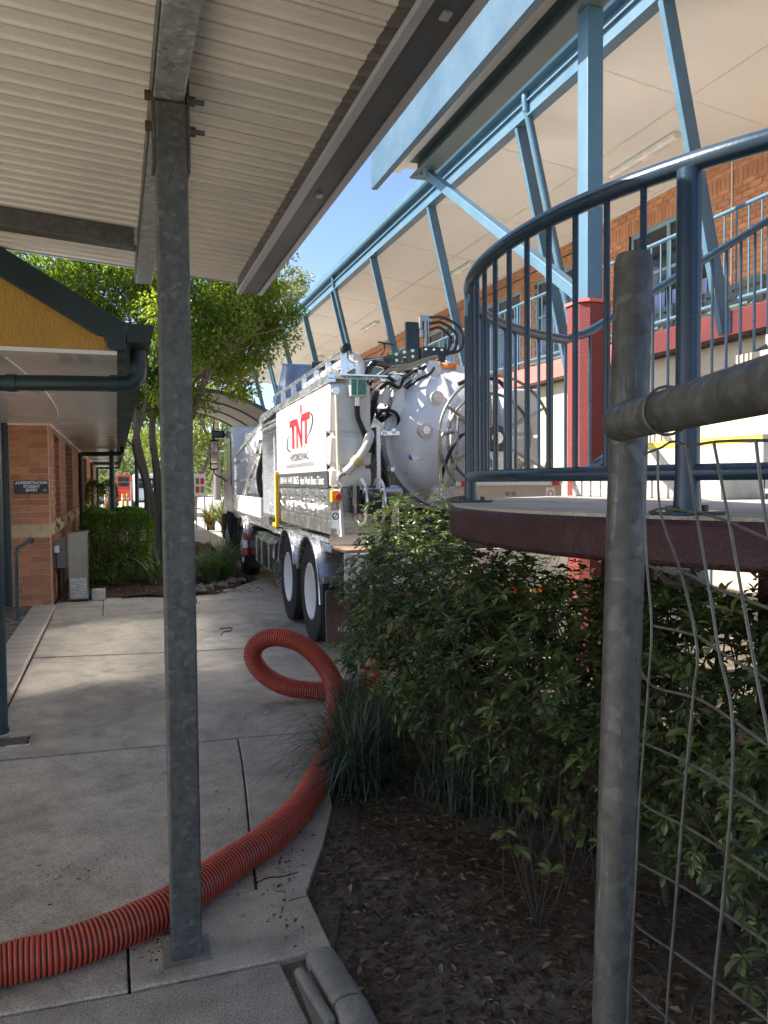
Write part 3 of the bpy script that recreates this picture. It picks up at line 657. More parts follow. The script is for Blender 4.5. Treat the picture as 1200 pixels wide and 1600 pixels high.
# raked posts with foot plates
posts = [3.6, 6.79, 9.86, 13.15, 16.5, 19.85, 23.05, 26.3, 29.5, 32.7, 36.6]
for yy in posts:
    p = MB().bar((6.33, yy, 3.30), (5.53, yy, 6.664), .075, .15, up=(1, 0, 0)); p.v = p.v
    po = MB().bar((6.345, yy, 3.26), (5.53, yy, 6.664), .16, .075, up=(0, 1, 0)).build('raked_post', MAT['blue'], vb, smooth=0, bevel=.006)
    MB().box(6.325, 6.349, yy - .09, yy + .09, 3.235, 3.47).build('foot_plate', MAT['blue'], po, smooth=0, bevel=.003)
    for zz in (3.27, 3.43):
        for dy in (-.06, .06): MB().cyl((6.325, yy + dy, zz), (6.31, yy + dy, zz), .014, 6).build('bolt', MAT['alub'], po)
# round raked downpipes beside some posts
for yy in (9.55, 19.5, 29.2, 36.9):
    MB().tube(spline([(5.44, yy, 6.985), (5.44, yy, 6.9), (5.46, yy, 6.75), (5.53, yy, 6.5), (6.25, yy, 3.55), (6.31, yy, 3.28), (6.33, yy, 3.05), (6.33, yy, 2.5), (6.33, yy, .0)], 6), .055, 12).build('downpipe', MAT['blue'], vb)
# batten lights
for ya in (2.4, 8.9, 15.4, 21.9, 28.4):
    zz = zv(7.45)
    lt = MB().box(7.40, 7.53, ya, ya + 1.5, zz - .03, zz - .001).build('batten_light', MAT['batten'], vb, smooth=0, bevel=.004)
    MB().prism([(7.39, zz - .031), (7.54, zz - .031), (7.53, zz - .075), (7.50, zz - .09), (7.43, zz - .09), (7.40, zz - .075)], ya + .01, ya + 1.49, 'xz').build('diffuser', M_('diffuser', (.66, .63, .55), .25), lt, smooth=0)
# brick upper wall with windows: mortar core, single bricks, soldier course
WINS = [(9.45, 11.37), (12.70, 14.55), (15.2, 17.4), (18.6, 20.6), (22, 24), (27, 29)]
ZT = 6.34
wl = MB(); ys = Y0
for a, b_ in WINS + [(Y1, Y1)]:
    wl.box(XW + .012, XW + .25, ys, a, 3.475, ZT)
    if b_ > a: wl.box(XW + .012, XW + .25, a, b_, 3.475, 4.25).box(XW + .012, XW + .25, a, b_, 5.87, ZT)
    ys = b_
wall = wl.build('brick_wall', MAT['mortarR'], vb, smooth=0)
brk = MB().box(0, .1, 0, .230, 0, .076).mesh('brick', MAT['brickR'], 0)
sol = MB().box(0, .1, 0, .076, 0, .225).mesh('brick', MAT['brickR'], 0)
rest = MB(); cand = []
def pxy(p):
    d = Vector(p) - Vector((0, 0, 1.65)); k = d.dot(_f); return 600 + F * d.dot(_r2) / k, 800 - F * d.dot(_u2) / k
for k in range(33):
    z = 3.48 + k * .0865
    if z + .076 > ZT: break
    if 5.86 < z + .04 < 6.11: continue
    yy = Y0 + (.12 if k % 2 else 0)
    while yy < 30:
        inw = any(a - .1 < yy + .115 < b_ + .1 for a, b_ in WINS) and 4.2 < z + .04 < 5.87
        if inw:
            # trim to the jamb
            for a, b_ in WINS:
                if a - .1 < yy + .115 < b_ + .1:
                    if yy < a and a - yy > .06: rest.box(XW, XW + .09, yy, a, z, z + .076)
                    if yy + .23 > b_ and yy + .23 - b_ > .06: rest.box(XW, XW + .09, max(yy, b_), yy + .23, z, z + .076)
        else: cand.append((yy, z, 0))
        yy += .240
yy = Y0
while yy < 30: cand.append((yy, 5.878, 1)); yy += .0865
def vis(c):
    x, y = pxy((XW, c[0] + .1, c[1] + .04))
    return (0 <= x <= 1200 and y > 0)
cand.sort(key=lambda c: (not vis(c), c[0] if c[2] == 0 else c[0] + 1))
hid = lambda c: pxy((XW, c[0] + .1, c[1] + .04))[1] > 520
big = [c for c in cand if vis(c) and not hid(c)][:290]; sb = set(big)
for c_ in cand:
    if c_ in sb: inst(sol if c_[2] else brk, 'brick', wall, (XW + RND.uniform(-.002, .002), c_[0], c_[1]))
    elif c_[2]: rest.box(XW, XW + .1, c_[0], c_[0] + .076, c_[1], c_[1] + .225)
    else: rest.box(XW, XW + .1, c_[0], c_[0] + .23, c_[1], c_[1] + .076)
rest.build('brickwork', MAT['bwR'] if 'bwR' in MAT else M_('brick_orange_mass', (.47, .21, .10), .85, 0, .28, 5.5, 150, .002), wall, smooth=0, kind='stuff')
for a, b_ in WINS:
    fr = MB().box(XW + .05, XW + .11, a, b_, 5.80, 5.868).box(XW + .05, XW + .11, a, b_, 4.25, 4.31).box(XW + .05, XW + .11, a, a + .06, 4.31, 5.80).box(XW + .05, XW + .11, b_ - .06, b_, 4.31, 5.80)
    mid = (a + b_) / 2
    fr.box(XW + .045, XW + .11, mid - .035, mid + .035, 4.31, 5.80).box(XW + .05, XW + .11, a + .06, mid - .035, 5.075, 5.125).box(XW + .05, XW + .11, mid + .035, b_ - .06, 5.075, 5.125)
    wo = fr.build('window', MAT['winblue'], vb, smooth=0, bevel=.003)
    for ya, yb in ((a + .06, mid - .035), (mid + .035, b_ - .06)):
        for za, zb in ((4.31, 5.075), (5.125, 5.80)): MB().box(XW + .075, XW + .082, ya, yb, za, zb).build('pane', MAT['glass'], wo, smooth=0)
    MB().box(XW + .066, XW + .073, a + .10, mid - .08, 4.36, 4.72).build('blind', MAT['lavender'], wo, smooth=0)
    MB().box(XW + .066, XW + .073, mid + .10, b_ - .12, 4.36, 4.72).build('blind', MAT['lavender'], wo, smooth=0)
    MB().box(XW - .02, XW + .06, a - .02, b_ + .02, 4.20, 4.248).build('sill', MAT['winblue'], wo, smooth=0)
MB().tube([(XW - .015, 8.98, 3.5), (XW - .015, 8.98, 6.33)], .012, 8).build('conduit', MAT['vceil'], vb)
# bag racks on the verandah
for ya in (8.2, 10.0, 12.6):
    rk = thing('bench_seat', (8.2, ya, 3.475), {8.2: 'slatted grey bench by the right of the upper window', 10.0: 'slatted grey bench beneath the upper verandah window', 12.6: 'slatted grey bench beyond the stair column on the upper verandah'}[ya], 'bench', 'benches on the upper verandah')
    for k in range(4): MB().box(8.02 + k * .09, 8.08 + k * .09, ya, ya + 1.4, 4.00 + 0 * k, 4.03).build('slat', MAT['greenbeam'], rk, smooth=0)
    for k in range(3): MB().box(8.42, 8.44, ya, ya + 1.4, 4.12 + k * .12, 4.20 + k * .12).build('slat', MAT['greenbeam'], rk, smooth=0)
    for yy in (ya + .1, ya + 1.26): MB().box(8.04, 8.08, yy, yy + .04, 3.476, 3.999).box(8.38, 8.415, yy, yy + .04, 3.476, 4.44).box(8.081, 8.379, yy, yy + .04, 3.96, 3.998).build('leg', MAT['greenbeam'], rk, smooth=0)
# verandah balustrade
MB().tube([(6.40, Y0, 4.575), (6.40, Y1, 4.575)], .025, 10).build('verandah_rail', MAT['blue'], vb)
MB().tube([(6.40, Y0, 3.60), (6.40, Y1, 3.60)], .022, 10).build('verandah_bottom_rail', MAT['blue'], vb)
bal = MB().cyl((0, 0, 3.60), (0, 0, 4.575), .0105, 8).mesh('baluster', MAT['blue'], 40)
yy = Y0 + .1; k = 0
while yy < 30:
    inst(bal, 'baluster', vb, (6.40, yy, 0)); yy += .175; k += 1
pst_ = MB().cyl((0, 0, 3.476), (0, 0, 4.575), .022, 10).mesh('rail_post', MAT['blue'], 40)
for yy in (2.0, 5.3, 8.35, 11.5, 14.8, 18.2): inst(pst_, 'rail_post', vb, (6.40, yy, 0))

# ================================================================== STAIR WITH ROUND LANDING
CX, CY, CR, ZL = 3.574, 2.781, 2.021, 1.537
st = thing('staircase', (CX, CY, 0), 'concrete stair with round burgundy edged landing and blue pipe balustrade', 'staircase')
SR = CR + .11
def arc(r, a0, a1, n): return [(CX + r * math.cos(a), CY + r * math.sin(a)) for a in np.linspace(a0, a1, n)]
lp = arc(SR, R(98), R(262), 60)
edge_pts = [(4.6, CY - SR)] 
poly = [(4.9, CY + SR - .02)] + lp + [(4.9, CY - SR + .02)]
MB().prism(poly, ZL - .16, ZL - .012).build('landing_edge', MAT['burg'], st, smooth=40, bevel=.02)
MB().prism([(4.85, CY + SR - .05)] + arc(SR - .018, R(98), R(262), 60) + [(4.85, CY - SR + .05)], ZL - .0119, ZL).build('landing_slab', MAT['conc'], st, smooth=40)
for a in (R(150), R(205)):
    MB().cyl((CX + 1.2 * math.cos(a), CY + 1.2 * math.sin(a), -.1), (CX + 1.2 * math.cos(a), CY + 1.2 * math.sin(a), ZL - .16), .14, 18).build('pier', MAT['burg'], st)
# steps of the upper flight (rising to +X at the far side) 
NS = 11; RUN = .29; RISE = (3.475 - ZL) / NS
YA, YB_ = 3.30, 4.72
for k in range(NS - 1):
    x0 = 3.06 + k * RUN
    stp = MB().box(x0, x0 + RUN + .02 if k < NS - 2 else 6.349, YA, YB_, ZL + k * RISE - (.12 if k else -.0005), ZL + (k + 1) * RISE).build('step', MAT['conc_lt'] if k < 2 else MAT['beige'], st, smooth=0, bevel=.006)
    if k == 1: MB().box(x0 - .003, x0 + .05, YA + .004, YB_ - .004, ZL + (k + 1) * RISE + .0005, ZL + (k + 1) * RISE + .004).box(x0 - .004, x0 - .0005, YA + .004, YB_ - .004, ZL + (k + 1) * RISE - .035, ZL + (k + 1) * RISE + .004).build('nosing', MAT['yelloww'], stp, smooth=0)
# lower flight hidden side: comes up from +X at the near side
for k in range(8):
    MB().box(4.9 + k * RUN, 4.9 + (k + 1) * RUN, .8, 2.2, 0 if k > 6 else ZL - (k + 1) * RISE - .2, ZL - (k + .9) * RISE).build('step', MAT['conc_lt'], st, smooth=0)
# curved rails
def railpts(z, a0, a1, n=48, r=CR): return [(CX + r * math.cos(a), CY + r * math.sin(a), z) for a in np.linspace(a0, a1, n)]
A0, A1 = R(106.4), R(232)
ZR = ZL + 1.1; ZBR = 1.672
SLP = .585
xk, yk = CX + CR * math.cos(A0), CY + CR * math.sin(A0)
far_end = [(xk + .25, yk + .0, ZR + .10), (xk + 1.0, yk, ZR + .10 + .75 * SLP), (6.2, yk, ZR + .10 + (6.2 - xk - .25) * SLP)]
MB().tube(railpts(ZR, A0, A1, 70), .0325, 16).build('top_rail', MAT['bluer'], st)
MB().tube(spline([(xk, yk, ZR), (xk + .1, yk, ZR + .035)] + far_end, 6), .030, 12).build('stair_rail', MAT['bluer'], st)
MB().tube(railpts(ZBR, A0, A1, 70), .027, 14).build('bottom_rail', MAT['bluer'], st)
MB().tube([(xk, yk, ZBR), (xk + .12, yk, ZBR + .02), (6.2, yk, ZBR + .02 + (6.08 - xk) * SLP)], .026, 12).build('stair_bottom_rail', MAT['bluer'], st)
balL = MB().cyl((0, 0, ZBR), (0, 0, ZR), .0115, 10).mesh('baluster', MAT['bluer'], 40)
na = int((A1 - A0) * CR / .143)
pa = {R(152.8), R(207.6)}
for k in range(na + 1):
    a = A0 + (A1 - A0) * k / na
    if any(abs(a - q) < R(2.6) for q in pa): continue
    inst(balL, 'baluster', st, (CX + CR * math.cos(a), CY + CR * math.sin(a), 0))
for a, rr in ((R(152.8), .030), (R(203.0), .038)):
    px_, py_ = CX + CR * math.cos(a), CY + CR * math.sin(a)
    po = MB().tube([(px_, py_, ZL), (px_, py_, ZL + .02), (px_, py_, ZBR), (px_, py_, ZR - .12), (px_, py_, ZR - .02)], [rr * 1.25, rr * 1.15, rr, rr, rr], 18).build('rail_post', MAT['bluer'], st)
    bp = MB().box(px_ - .1, px_ + .1, py_ - .06, py_ + .06, ZL + .0005, ZL + .012).build('base_plate', MAT['bluer'], po, smooth=0, bevel=.003)
    for sx in (-.07, .07): MB().cyl((px_ + sx, py_, ZL + .012), (px_ + sx, py_, ZL + .03), .012, 6).build('bolt', MAT['galv'], po)
x = xk + .2; k = 0
while x < 6.15:
    zt = ZR + .10 + (x - xk - .25) * SLP if x > xk + .25 else ZR + .08
    zb_ = ZBR + .02 + (x - xk - .12) * SLP
    post_ = (k % 7 == 6)
    MB().cyl((x, yk, zb_ if not post_ else max(ZL, zb_ - .35)), (x, yk, zt), .02 if post_ else .011, 10).build('rail_post' if post_ else 'baluster', MAT['bluer'], st)
    x += .135; k += 1

# ================================================================== STAIR ROOF ON RED PILLAR
sr = thing('stair_shelter', (3.76, 5.54, 0), 'narrow stair roof on a blue column above a chamfered red pillar', 'shelter')
pl = [(3.60, 5.45), (3.66, 5.39), (3.84, 5.39), (3.90, 5.45), (3.90, 5.63), (3.84, 5.69), (3.66, 5.69), (3.60, 5.63)]
pi = MB().prism(pl, 0, 3.10).build('pillar', MAT['redcol'], sr, smooth=0, bevel=.012)
MB().prism([(a + (.015 if a > 3.75 else -.015), b_ + (.015 if b_ > 5.54 else -.015)) for a, b_ in pl], 3.10, 3.125).build('cap', MAT['coral'], pi, smooth=0)
MB().box(3.685, 3.835, 5.465, 5.615, 3.125, 5.498).build('column', MAT['blue'], sr, smooth=0, bevel=.008)
MB().box(3.60, 3.83, -1, 9.25, 5.50, 5.52).box(3.705, 3.725, -1, 9.25, 5.52, 5.70).box(3.60, 3.83, -1, 9.25, 5.70, 5.72).build('roof_beam', MAT['greenbeam'], sr, smooth=0)
MB().bar((3.75, 5.58, 3.16), (3.745, 8.95, 5.45), .1, .1).build('brace', MAT['blue'], sr, smooth=0, bevel=.006)
MB().box(3.64, 3.80, 8.85, 9.15, 5.485, 5.499).build('brace_plate', MAT['blue'], sr, smooth=0)
for xx in (3.66, 3.78): MB().cyl((xx, 9.0, 5.455), (xx, 9.0, 5.485), .015, 6).build('bolt', MAT['galv'], sr)
MB().box(3.25, 3.265, -1, 9.75, 5.50, 6.30).box(3.265, 3.33, -1, 9.75, 5.50, 5.515).box(3.265, 3.33, -1, 9.75, 6.285, 6.30).build('fascia_channel', MAT['bluebeam'], sr, smooth=0, bevel=.003)
for k in range(18):
    MB().box(3.335, 3.598, -1 + k * .59, -1 + (k + 1) * .59 - .006, 5.70, 5.715).build('soffit_board', MAT['vceil'], sr, smooth=0)
MB().box(3.27, 3.9, -1, 9.7, 5.81, 5.84).build('roof_sheet', MAT['zinc'], sr, smooth=0)

# ================================================================== GATE IN FRONT (galvanised tube and sagging wire)
gt_ = thing('wire_gate', (.72, 1.0, 0), 'galvanised tube gate with sagging wire mesh in the right foreground', 'gate')
gpo = MB().tube([(.700, 1.004, -.05), (.736, 1.022, .772), (.776, 1.042, 1.6), (.796, 1.052, 2.0), (.7965, 1.0525, 2.012)], [.0305, .0305, .0305, .0305, .027], 28).build('gate_post', MAT['galv_tube'], gt_)
P0 = np.array([.741, 1.017, 1.738]); GD = np.array([-.3374, -.9414, 0])
ra = P0 + GD * .02; rb = P0 + GD * 1.3
MB().tube([tuple(ra + np.array([.012, .012, 0])), tuple(ra), tuple(rb)], .0275, 24).build('top_tube', MAT['galv_tube'], gt_)
MB().tube([tuple(ra + GD * -.004), tuple(ra + GD * .014)], [.0292, .0278], 24).build('weld', MAT['galv_tube'], gt_)
WR = {'e':[(0.123, 1.654), (0.138, 1.542), (0.16, 1.45), (0.148, 1.363), (0.115, 1.2), (0.093, 1.036), (0.073, 0.926), (0.059, 0.777)],
'a':[(0.18, 1.692), (0.193, 1.607), (0.266, 1.535), (0.316, 1.455), (0.306, 1.393), (0.282, 1.271), (0.253, 1.107), (0.222, 0.901)],
'b':[(0.279, 1.691), (0.318, 1.597), (0.355, 1.514), (0.377, 1.46), (0.408, 1.407), (0.41, 1.323), (0.392, 1.2), (0.362, 1.007)],
'c':[(0.358, 1.691), (0.4, 1.602), (0.434, 1.522), (0.465, 1.452), (0.493, 1.39), (0.506, 1.323), (0.505, 1.232), (0.493, 1.106)],
'd':[(0.456, 1.687), (0.475, 1.618), (0.513, 1.533), (0.553, 1.429), (0.585, 1.306), (0.588, 1.179)],
'h0':[(0.109, 1.686), (0.18, 1.692), (0.222, 1.698), (0.279, 1.691), (0.358, 1.691), (0.456, 1.687), (0.547, 1.681)],
'h1':[(0.137, 1.605), (0.2, 1.612), (0.351, 1.608), (0.482, 1.591), (0.569, 1.579)],
'h2':[(0.141, 1.529), (0.266, 1.535), (0.354, 1.529), (0.484, 1.526), (0.571, 1.521)],
'h3':[(0.155, 1.449), (0.305, 1.465), (0.377, 1.46), (0.485, 1.457), (0.582, 1.454)],
'h4':[(0.148, 1.365), (0.306, 1.391), (0.399, 1.395), (0.487, 1.394), (0.583, 1.391)],
'h5':[(0.125, 1.275), (0.288, 1.306), (0.41, 1.323), (0.488, 1.33), (0.584, 1.338)],
'h6':[(0.115, 1.184), (0.275, 1.223), (0.401, 1.25), (0.489, 1.267), (0.586, 1.285)],
'h7':[(0.096, 1.087), (0.264, 1.142), (0.392, 1.179), (0.491, 1.205), (0.587, 1.227)],
'h8':[(0.076, 0.985), (0.248, 1.046), (0.381, 1.094), (0.492, 1.131), (0.539, 1.141)],
'h9':[(0.065, 0.881), (0.24, 0.948), (0.327, 0.98)]}
for k, pts in WR.items():
    P = [tuple(P0 + GD * s_ + np.array([0, 0, z - 1.738]) + np.array([.004, -.0015, 0]) * (1 if k[0] == 'h' else 0)) for s_, z in pts]
    if k[0] != 'h' and len(P) > 6:
        last = P[-1]; P.append((last[0] - .004, last[1] - .012, last[2] - .3)); P.append((last[0] - .008, last[1] - .02, .06))
    if k in ('h2', 'h4', 'h6', 'h8'): P = [tuple(np.array(gpo.data.vertices[0].co) * 0 + np.array((.74 + (P[0][2] - .8) * .045, 1.02 + (P[0][2] - .8) * .02 - .03, P[0][2])))] + P
    MB().tube(spline(P, 6), .0017, 7).build('wire', MAT['wire'], gt_)
for s_, z in ((.215, 1.712),):
    c0 = P0 + GD * s_
    MB().tube([tuple(c0 + np.array([math.cos(a) * .03 * .94 , -math.cos(a) * .03 * .34, math.sin(a) * .031])) for a in np.linspace(0, 2 * math.pi, 20)], .002, 6).build('tie_wire', MAT['wire'], gt_)
# ================================================================== VACUUM TRUCK
TM = Matrix.Translation((1.97, 7.6, 0)) @ Matrix.Rotation(-R(2.0), 4, 'Z')
tk = thing('vacuum_truck', (1.97, 7.6, 0), 'white vacuum excavation truck with red and grey side lettering, parked on the driveway', 'truck')
WORLD[tk.name] = tk.matrix_basis
def T(mbd, name, mat, parent=None, **k): return mbd.build(name, mat, parent or tk, basis=TM, **k)
CXT = 1.15
# chassis
ch_ = MB()
for x in (.75, 1.47): ch_.box(x, x + .08, -.85, 10.1, .70, .96)
for y in (-.8, .9, 3.2, 5.0, 7.2, 9.5): ch_.box(.83, 1.47, y, y + .1, .74, .92)
T(ch_, 'chassis', MAT['black'], smooth=0)
# wheels
def tyre_mb(rad=.515, w=.28):
    m = MB(); h = w / 2
    prof = [(.295, -h * .82), (.33, -h * .98), (.40, -h * 1.0), (rad - .06, -h * .96), (rad - .02, -h * .88), (rad - .008, -h * .7), (rad - .008, h * .7), (rad - .02, h * .88), (rad - .06, h * .96), (.40, h), (.33, h * .98), (.295, h * .82)]
    m.lathe(prof, (0, 0, 0), 'x', 48)
    n = 40
    for k in range(n):
        for row, (xa, xb) in enumerate(((-h * .86, -h * .42), (-h * .36, -.012), (.012, h * .36), (h * .42, h * .86))):
            a0 = 2 * math.pi * (k + .08 + .35 * (row % 2)) / n; a1 = a0 + 2 * math.pi * .80 / n; V = []
            for rr in (rad - .014, rad + .006):
                for a in (a0, a1):
                    for xx in (xa, xb): V.append((xx, rr * math.cos(a), rr * math.sin(a)))
            m.add(V, [(0, 1, 3, 2), (4, 6, 7, 5), (0, 4, 5, 1), (2, 3, 7, 6), (0, 2, 6, 4), (1, 5, 7, 3)])
    return m
ty_me = tyre_mb().mesh('tyre', MAT['tyre'], 40)
# rear rims: deep dish; front rims: proud hub
rr_ = MB().lathe([(.30, -.125), (.285, -.13), (.275, -.115), (.262, -.04), (.25, .055), (.235, .065), (.12, .070), (.115, .03), (.09, .015), (0, .012)], (0, 0, 0), 'x', 40).mesh('rim', MAT['rim'], 40)
rf_ = MB().lathe([(.30, -.125), (.285, -.13), (.27, -.11), (.255, -.05), (.20, -.06), (.17, -.10), (.13, -.13), (.11, -.16), (0, -.165)], (0, 0, 0), 'x', 40).mesh('rim', MAT['rim'], 40)
nutm = MB().cyl((.01, 0, 0), (-.035, 0, 0), .021, 6).mesh('nut', MAT['grey'], 0)
hubm = MB().cyl((.19, 0, 0), (.30, 0, 0), .10, 18).mesh('wheel', MAT['rim'], 40)
def wheel(x, y, side, rear, both=True):
    Mx = TM @ Matrix.Translation((x, y, .515)) @ (Matrix.Identity(4) if side < 0 else Matrix.Rotation(math.pi, 4, 'Z'))
    h = attach(bpy.data.objects.new('wheel', hubm), tk, Mx)
    for q in ((.0, .30) if rear else (0,)):
        attach(bpy.data.objects.new('tyre', ty_me), h, Mx @ Matrix.Translation((.14 + q, 0, 0)))
    attach(bpy.data.objects.new('rim', rr_ if rear else rf_), h, Mx @ Matrix.Translation((.14, 0, 0)))
    for k in range(10):
        a = 2 * math.pi * k / 10
        attach(bpy.data.objects.new('nut', nutm), h, Mx @ Matrix.Translation(((.205 if rear else .075), .17 * math.cos(a), .17 * math.sin(a))))
for y in (.22, 1.52):
    wheel(-.10, y, -1, True); wheel(2.40, y, 1, True)
    T(MB().cyl((.2, y, .515), (2.1, y, .515), .09, 14), 'axle', MAT['black'])
for y in (6.25, 9.05):
    wheel(-.08, y, -1, False); wheel(2.38, y, 1, False)
    T(MB().cyl((.2, y, .5), (2.1, y, .5), .07, 14), 'axle', MAT['black'])
# rounded aluminium guards
def guard(yc, a0, a1, x0, x1, r=.585, mat='alu', tail=0):
    pr = [(yc + r * math.cos(a), .50 + r * math.sin(a)) for a in np.linspace(a0, a1, 22)]
    if tail: pr = pr + [(pr[-1][0] - .02, pr[-1][1] - tail)]
    inn = [(yc + (r - .012) * math.cos(a), .50 + (r - .012) * math.sin(a)) for a in np.linspace(a0, a1, 22)]
    if tail: inn = inn + [(inn[-1][0] - .02, inn[-1][1] - tail)]
    m = MB(); n = len(pr); V = []
    for x in (x0, x1):
        V += [(x, a, b) for a, b in pr] + [(x, a, b) for a, b in inn]
    k = 2 * n
    for i in range(n - 1):
        m_ = [(i, i + 1, k + i + 1, k + i), (n + i, k + n + i, k + n + i + 1, n + i + 1), (i, n + i, n + i + 1, i + 1), (k + i, k + i + 1, k + n + i + 1, k + n + i)]
        m.f += m_; m.m += [0] * 4
    m.v += V
    g = T(m, 'mudguard', MAT[mat], smooth=40)
    T(MB().tube([(x0 - .004, a, b) for a, b in pr], .012, 8), 'rolled_edge', MAT['alub'], g)
for xs in ((-.11, .44), (1.86, 2.41)):
    guard(.22, R(20), R(172), *xs, tail=.12); guard(1.52, R(14), R(158), *xs)
guard(6.25, R(10), R(165), -.09, .22, .56); guard(6.25, R(10), R(165), 2.08, 2.39, .56)
T(MB().box(-.095, .3, -.46, -.42, .68, .75), 'tail_bracket', MAT['alu'], smooth=0, bevel=.004)
T(MB().prism([(2.22, .18), (2.26, .60), (2.85, .62), (2.85, .40), (2.5, .30)], -.06, -.045, 'yz'), 'side_guard', MAT['alu'], smooth=0)
T(MB().box(-.11, .44, -.50, -.475, .16, .68), 'mudflap', MAT['black'], smooth=0)
lettering('WWW.', MAT['wprint'], tk, (-.08, -.5005, .33), (1, 0, 0), (0, 0, 1), .16, .035, M=TM)
T(MB().box(-.10, .46, -.56, -.54, .08, .62), 'rear_flap', MAT['steel'], smooth=0, bevel=.004)
for q, c_ in enumerate('TNT'): lettering(c_, MAT['redb'], tk, (.02 + q * .105, -.5605, .44), (1, 0, 0), (0, 0, 1), .09, .10, M=TM, bold=.03)
lettering('HYDROVAC', MAT['wprint'], tk, (.02, -.5605, .22), (1, 0, 0), (0, 0, 1), .34, .05, M=TM, bold=.02)
T(MB().box(1.84, 2.40, -.56, -.54, .08, .62), 'rear_flap', MAT['steel'], smooth=0)
# fuel tank with straps, in front of the drive wheels
ft = T(MB().prism([(-.05, .42), (.02, .35), (.52, .35), (.60, .43), (.60, .78), (.52, .86), (.02, .86), (-.05, .79)], 2.95, 4.95, 'xz'), 'fuel_tank', M_('dark_polished_tank', (.20, .19, .18), .28, .8, .15, 3, 60, .0003), smooth=40, bevel=.03)
for y in (3.3, 4.0, 4.55): T(MB().prism([(-.062, .42), (.018, .338), (.522, .338), (.612, .43), (.612, .79), (.522, .872), (.018, .872), (-.062, .79)], y, y + .05, 'xz'), 'strap', MAT['alub'], ft, smooth=40)
T(MB().box(-.06, .6, 5.0, 5.5, .45, .95), 'battery_box', MAT['blackp'], smooth=0, bevel=.02)
T(MB().box(-.02, .08, 2.35, 2.9, .985, 1.04).box(-.05, .4, 2.3, 2.9, .96, .985), 'side_step', MAT['alub'], smooth=0, bevel=.005)
# deck
T(MB().box(0, 2.3, -.40, 8.2, .965, 1.04), 'deck', MAT['alu'], smooth=0)
# ---- aluminium cabinet and tanks on the left side (and plainly on the right)
cab_ = T(MB().box(0, .56, -.355, 2.48, 1.14, 1.592), 'tool_cabinet', MAT['alu'], smooth=0, bevel=.006)
T(MB().box(-.006, -.0005, -.33, 2.46, 1.145, 1.275), 'kick_panel', MAT['alub'], cab_, smooth=0)
for k in range(4):
    y = -.31 + k * .69
    T(MB().box(-.008, -.0005, y + .01, y + .67, 1.29, 1.585), 'cabinet_door', MAT['alu'], cab_, smooth=0, bevel=.003)
lat = MB().box(-.022, 0, -.025, .025, -.03, .03).cyl((-.022, 0, .01), (-.04, 0, .01), .012, 8).mesh('latch', MAT['alub'], 40)
blt = MB().cyl((0, 0, 0), (-.014, 0, 0), .012, 8).mesh('bolt', MAT['alub'], 40)
for y in (-.15, .25, .72, 1.2, 1.62, 2.1, 2.35): attach(bpy.data.objects.new('latch', lat), cab_, TM @ Matrix.Translation((-.008, y, 1.545)))
for y, z in ((-.1, 1.47), (-.12, 1.36), (.1, 1.42), (.3, 1.36), (.55, 1.46), (.6, 1.35), (.95, 1.44), (1.3, 1.38), (1.5, 1.46), (1.9, 1.4), (2.0, 1.33), (2.3, 1.45), (.8, 1.32), (1.75, 1.32), (.15, 1.33), (2.25, 1.35)):
    attach(bpy.data.objects.new('bolt', blt), cab_, TM @ Matrix.Translation((-.008, y, z)))
for y in (.3, .75, 1.55, 2.15):
    T(MB().tube(spline([(-.03, y, 1.47), (-.05, y + .03, 1.42), (-.035, y - .03, 1.36), (-.03, y + .02, 1.32)], 5), .009, 6), 'chain', MAT['alub'], cab_)
T(MB().box(.0, .56, -.38, -.357, 1.02, 1.139).box(-.02, .0, -.38, 1.1, 1.06, 1.10), 'sill_rail', MAT['alub'], smooth=0)
T(MB().box(.02, .60, -.90, -.40, 1.00, 1.03), 'tread_plate', M_('rusty_plate', (.30, .21, .14), .7, .4, .3, 10, 60), smooth=0)
# poly tanks: three stacked sections with waists
def polytank(x0, x1, y0, y1, name='water_tank'):
    m = MB()
    for za, zb in ((1.600, 1.785), (1.815, 2.105), (2.135, 2.615)): m.box(x0, x1, y0, y1, za, zb)
    m.box(x0 + .03, x1 - .05, y0 + .025, y1 - .03, 1.60, 2.60)
    return T(m, name, MAT['poly'], smooth=60, bevel=.025)
pt = polytank(.005, .43, -.35, 2.62); polytank(1.87, 2.295, -.35, 2.62)
T(MB().box(1.74, 2.3, -.355, 2.48, 1.14, 1.592), 'tool_cabinet', MAT['alu'], smooth=0, bevel=.006)
pn = T(MB().box(-.010, .003, -.245, 2.70, 1.762, 2.588), 'side_panel', MAT['panel'], smooth=0, bevel=.002)
gs = T(MB().box(-.010, .003, -.32, 2.53, 1.594, 1.7615), 'phone_strip', MAT['grey'], smooth=0)
# lettering on the side: reading direction runs towards the rear (-y)
Rt, Up = (0, -1, 0), (0, 0, 1)
def side(txt, mat, y, z, w, h, par, **k): return lettering(txt, mat, par, (-.0112, y, z), Rt, Up, w, h, M=TM, **k)
side('T', MAT['red'], 1.70, 2.06, .46, .34, pn, bold=.05); side('N', MAT['red'], 1.27, 2.06, .36, .33, pn, bold=.04, shear=0); side('T', MAT['red'], .93, 2.08, .44, .34, pn, bold=.05)
for y in (1.22, .95, 1.45, .78): T(MB().box(-.0125, -.0108, y, y + .03, 2.04, 2.06), 'dot', MAT['ink'], pn, smooth=0)
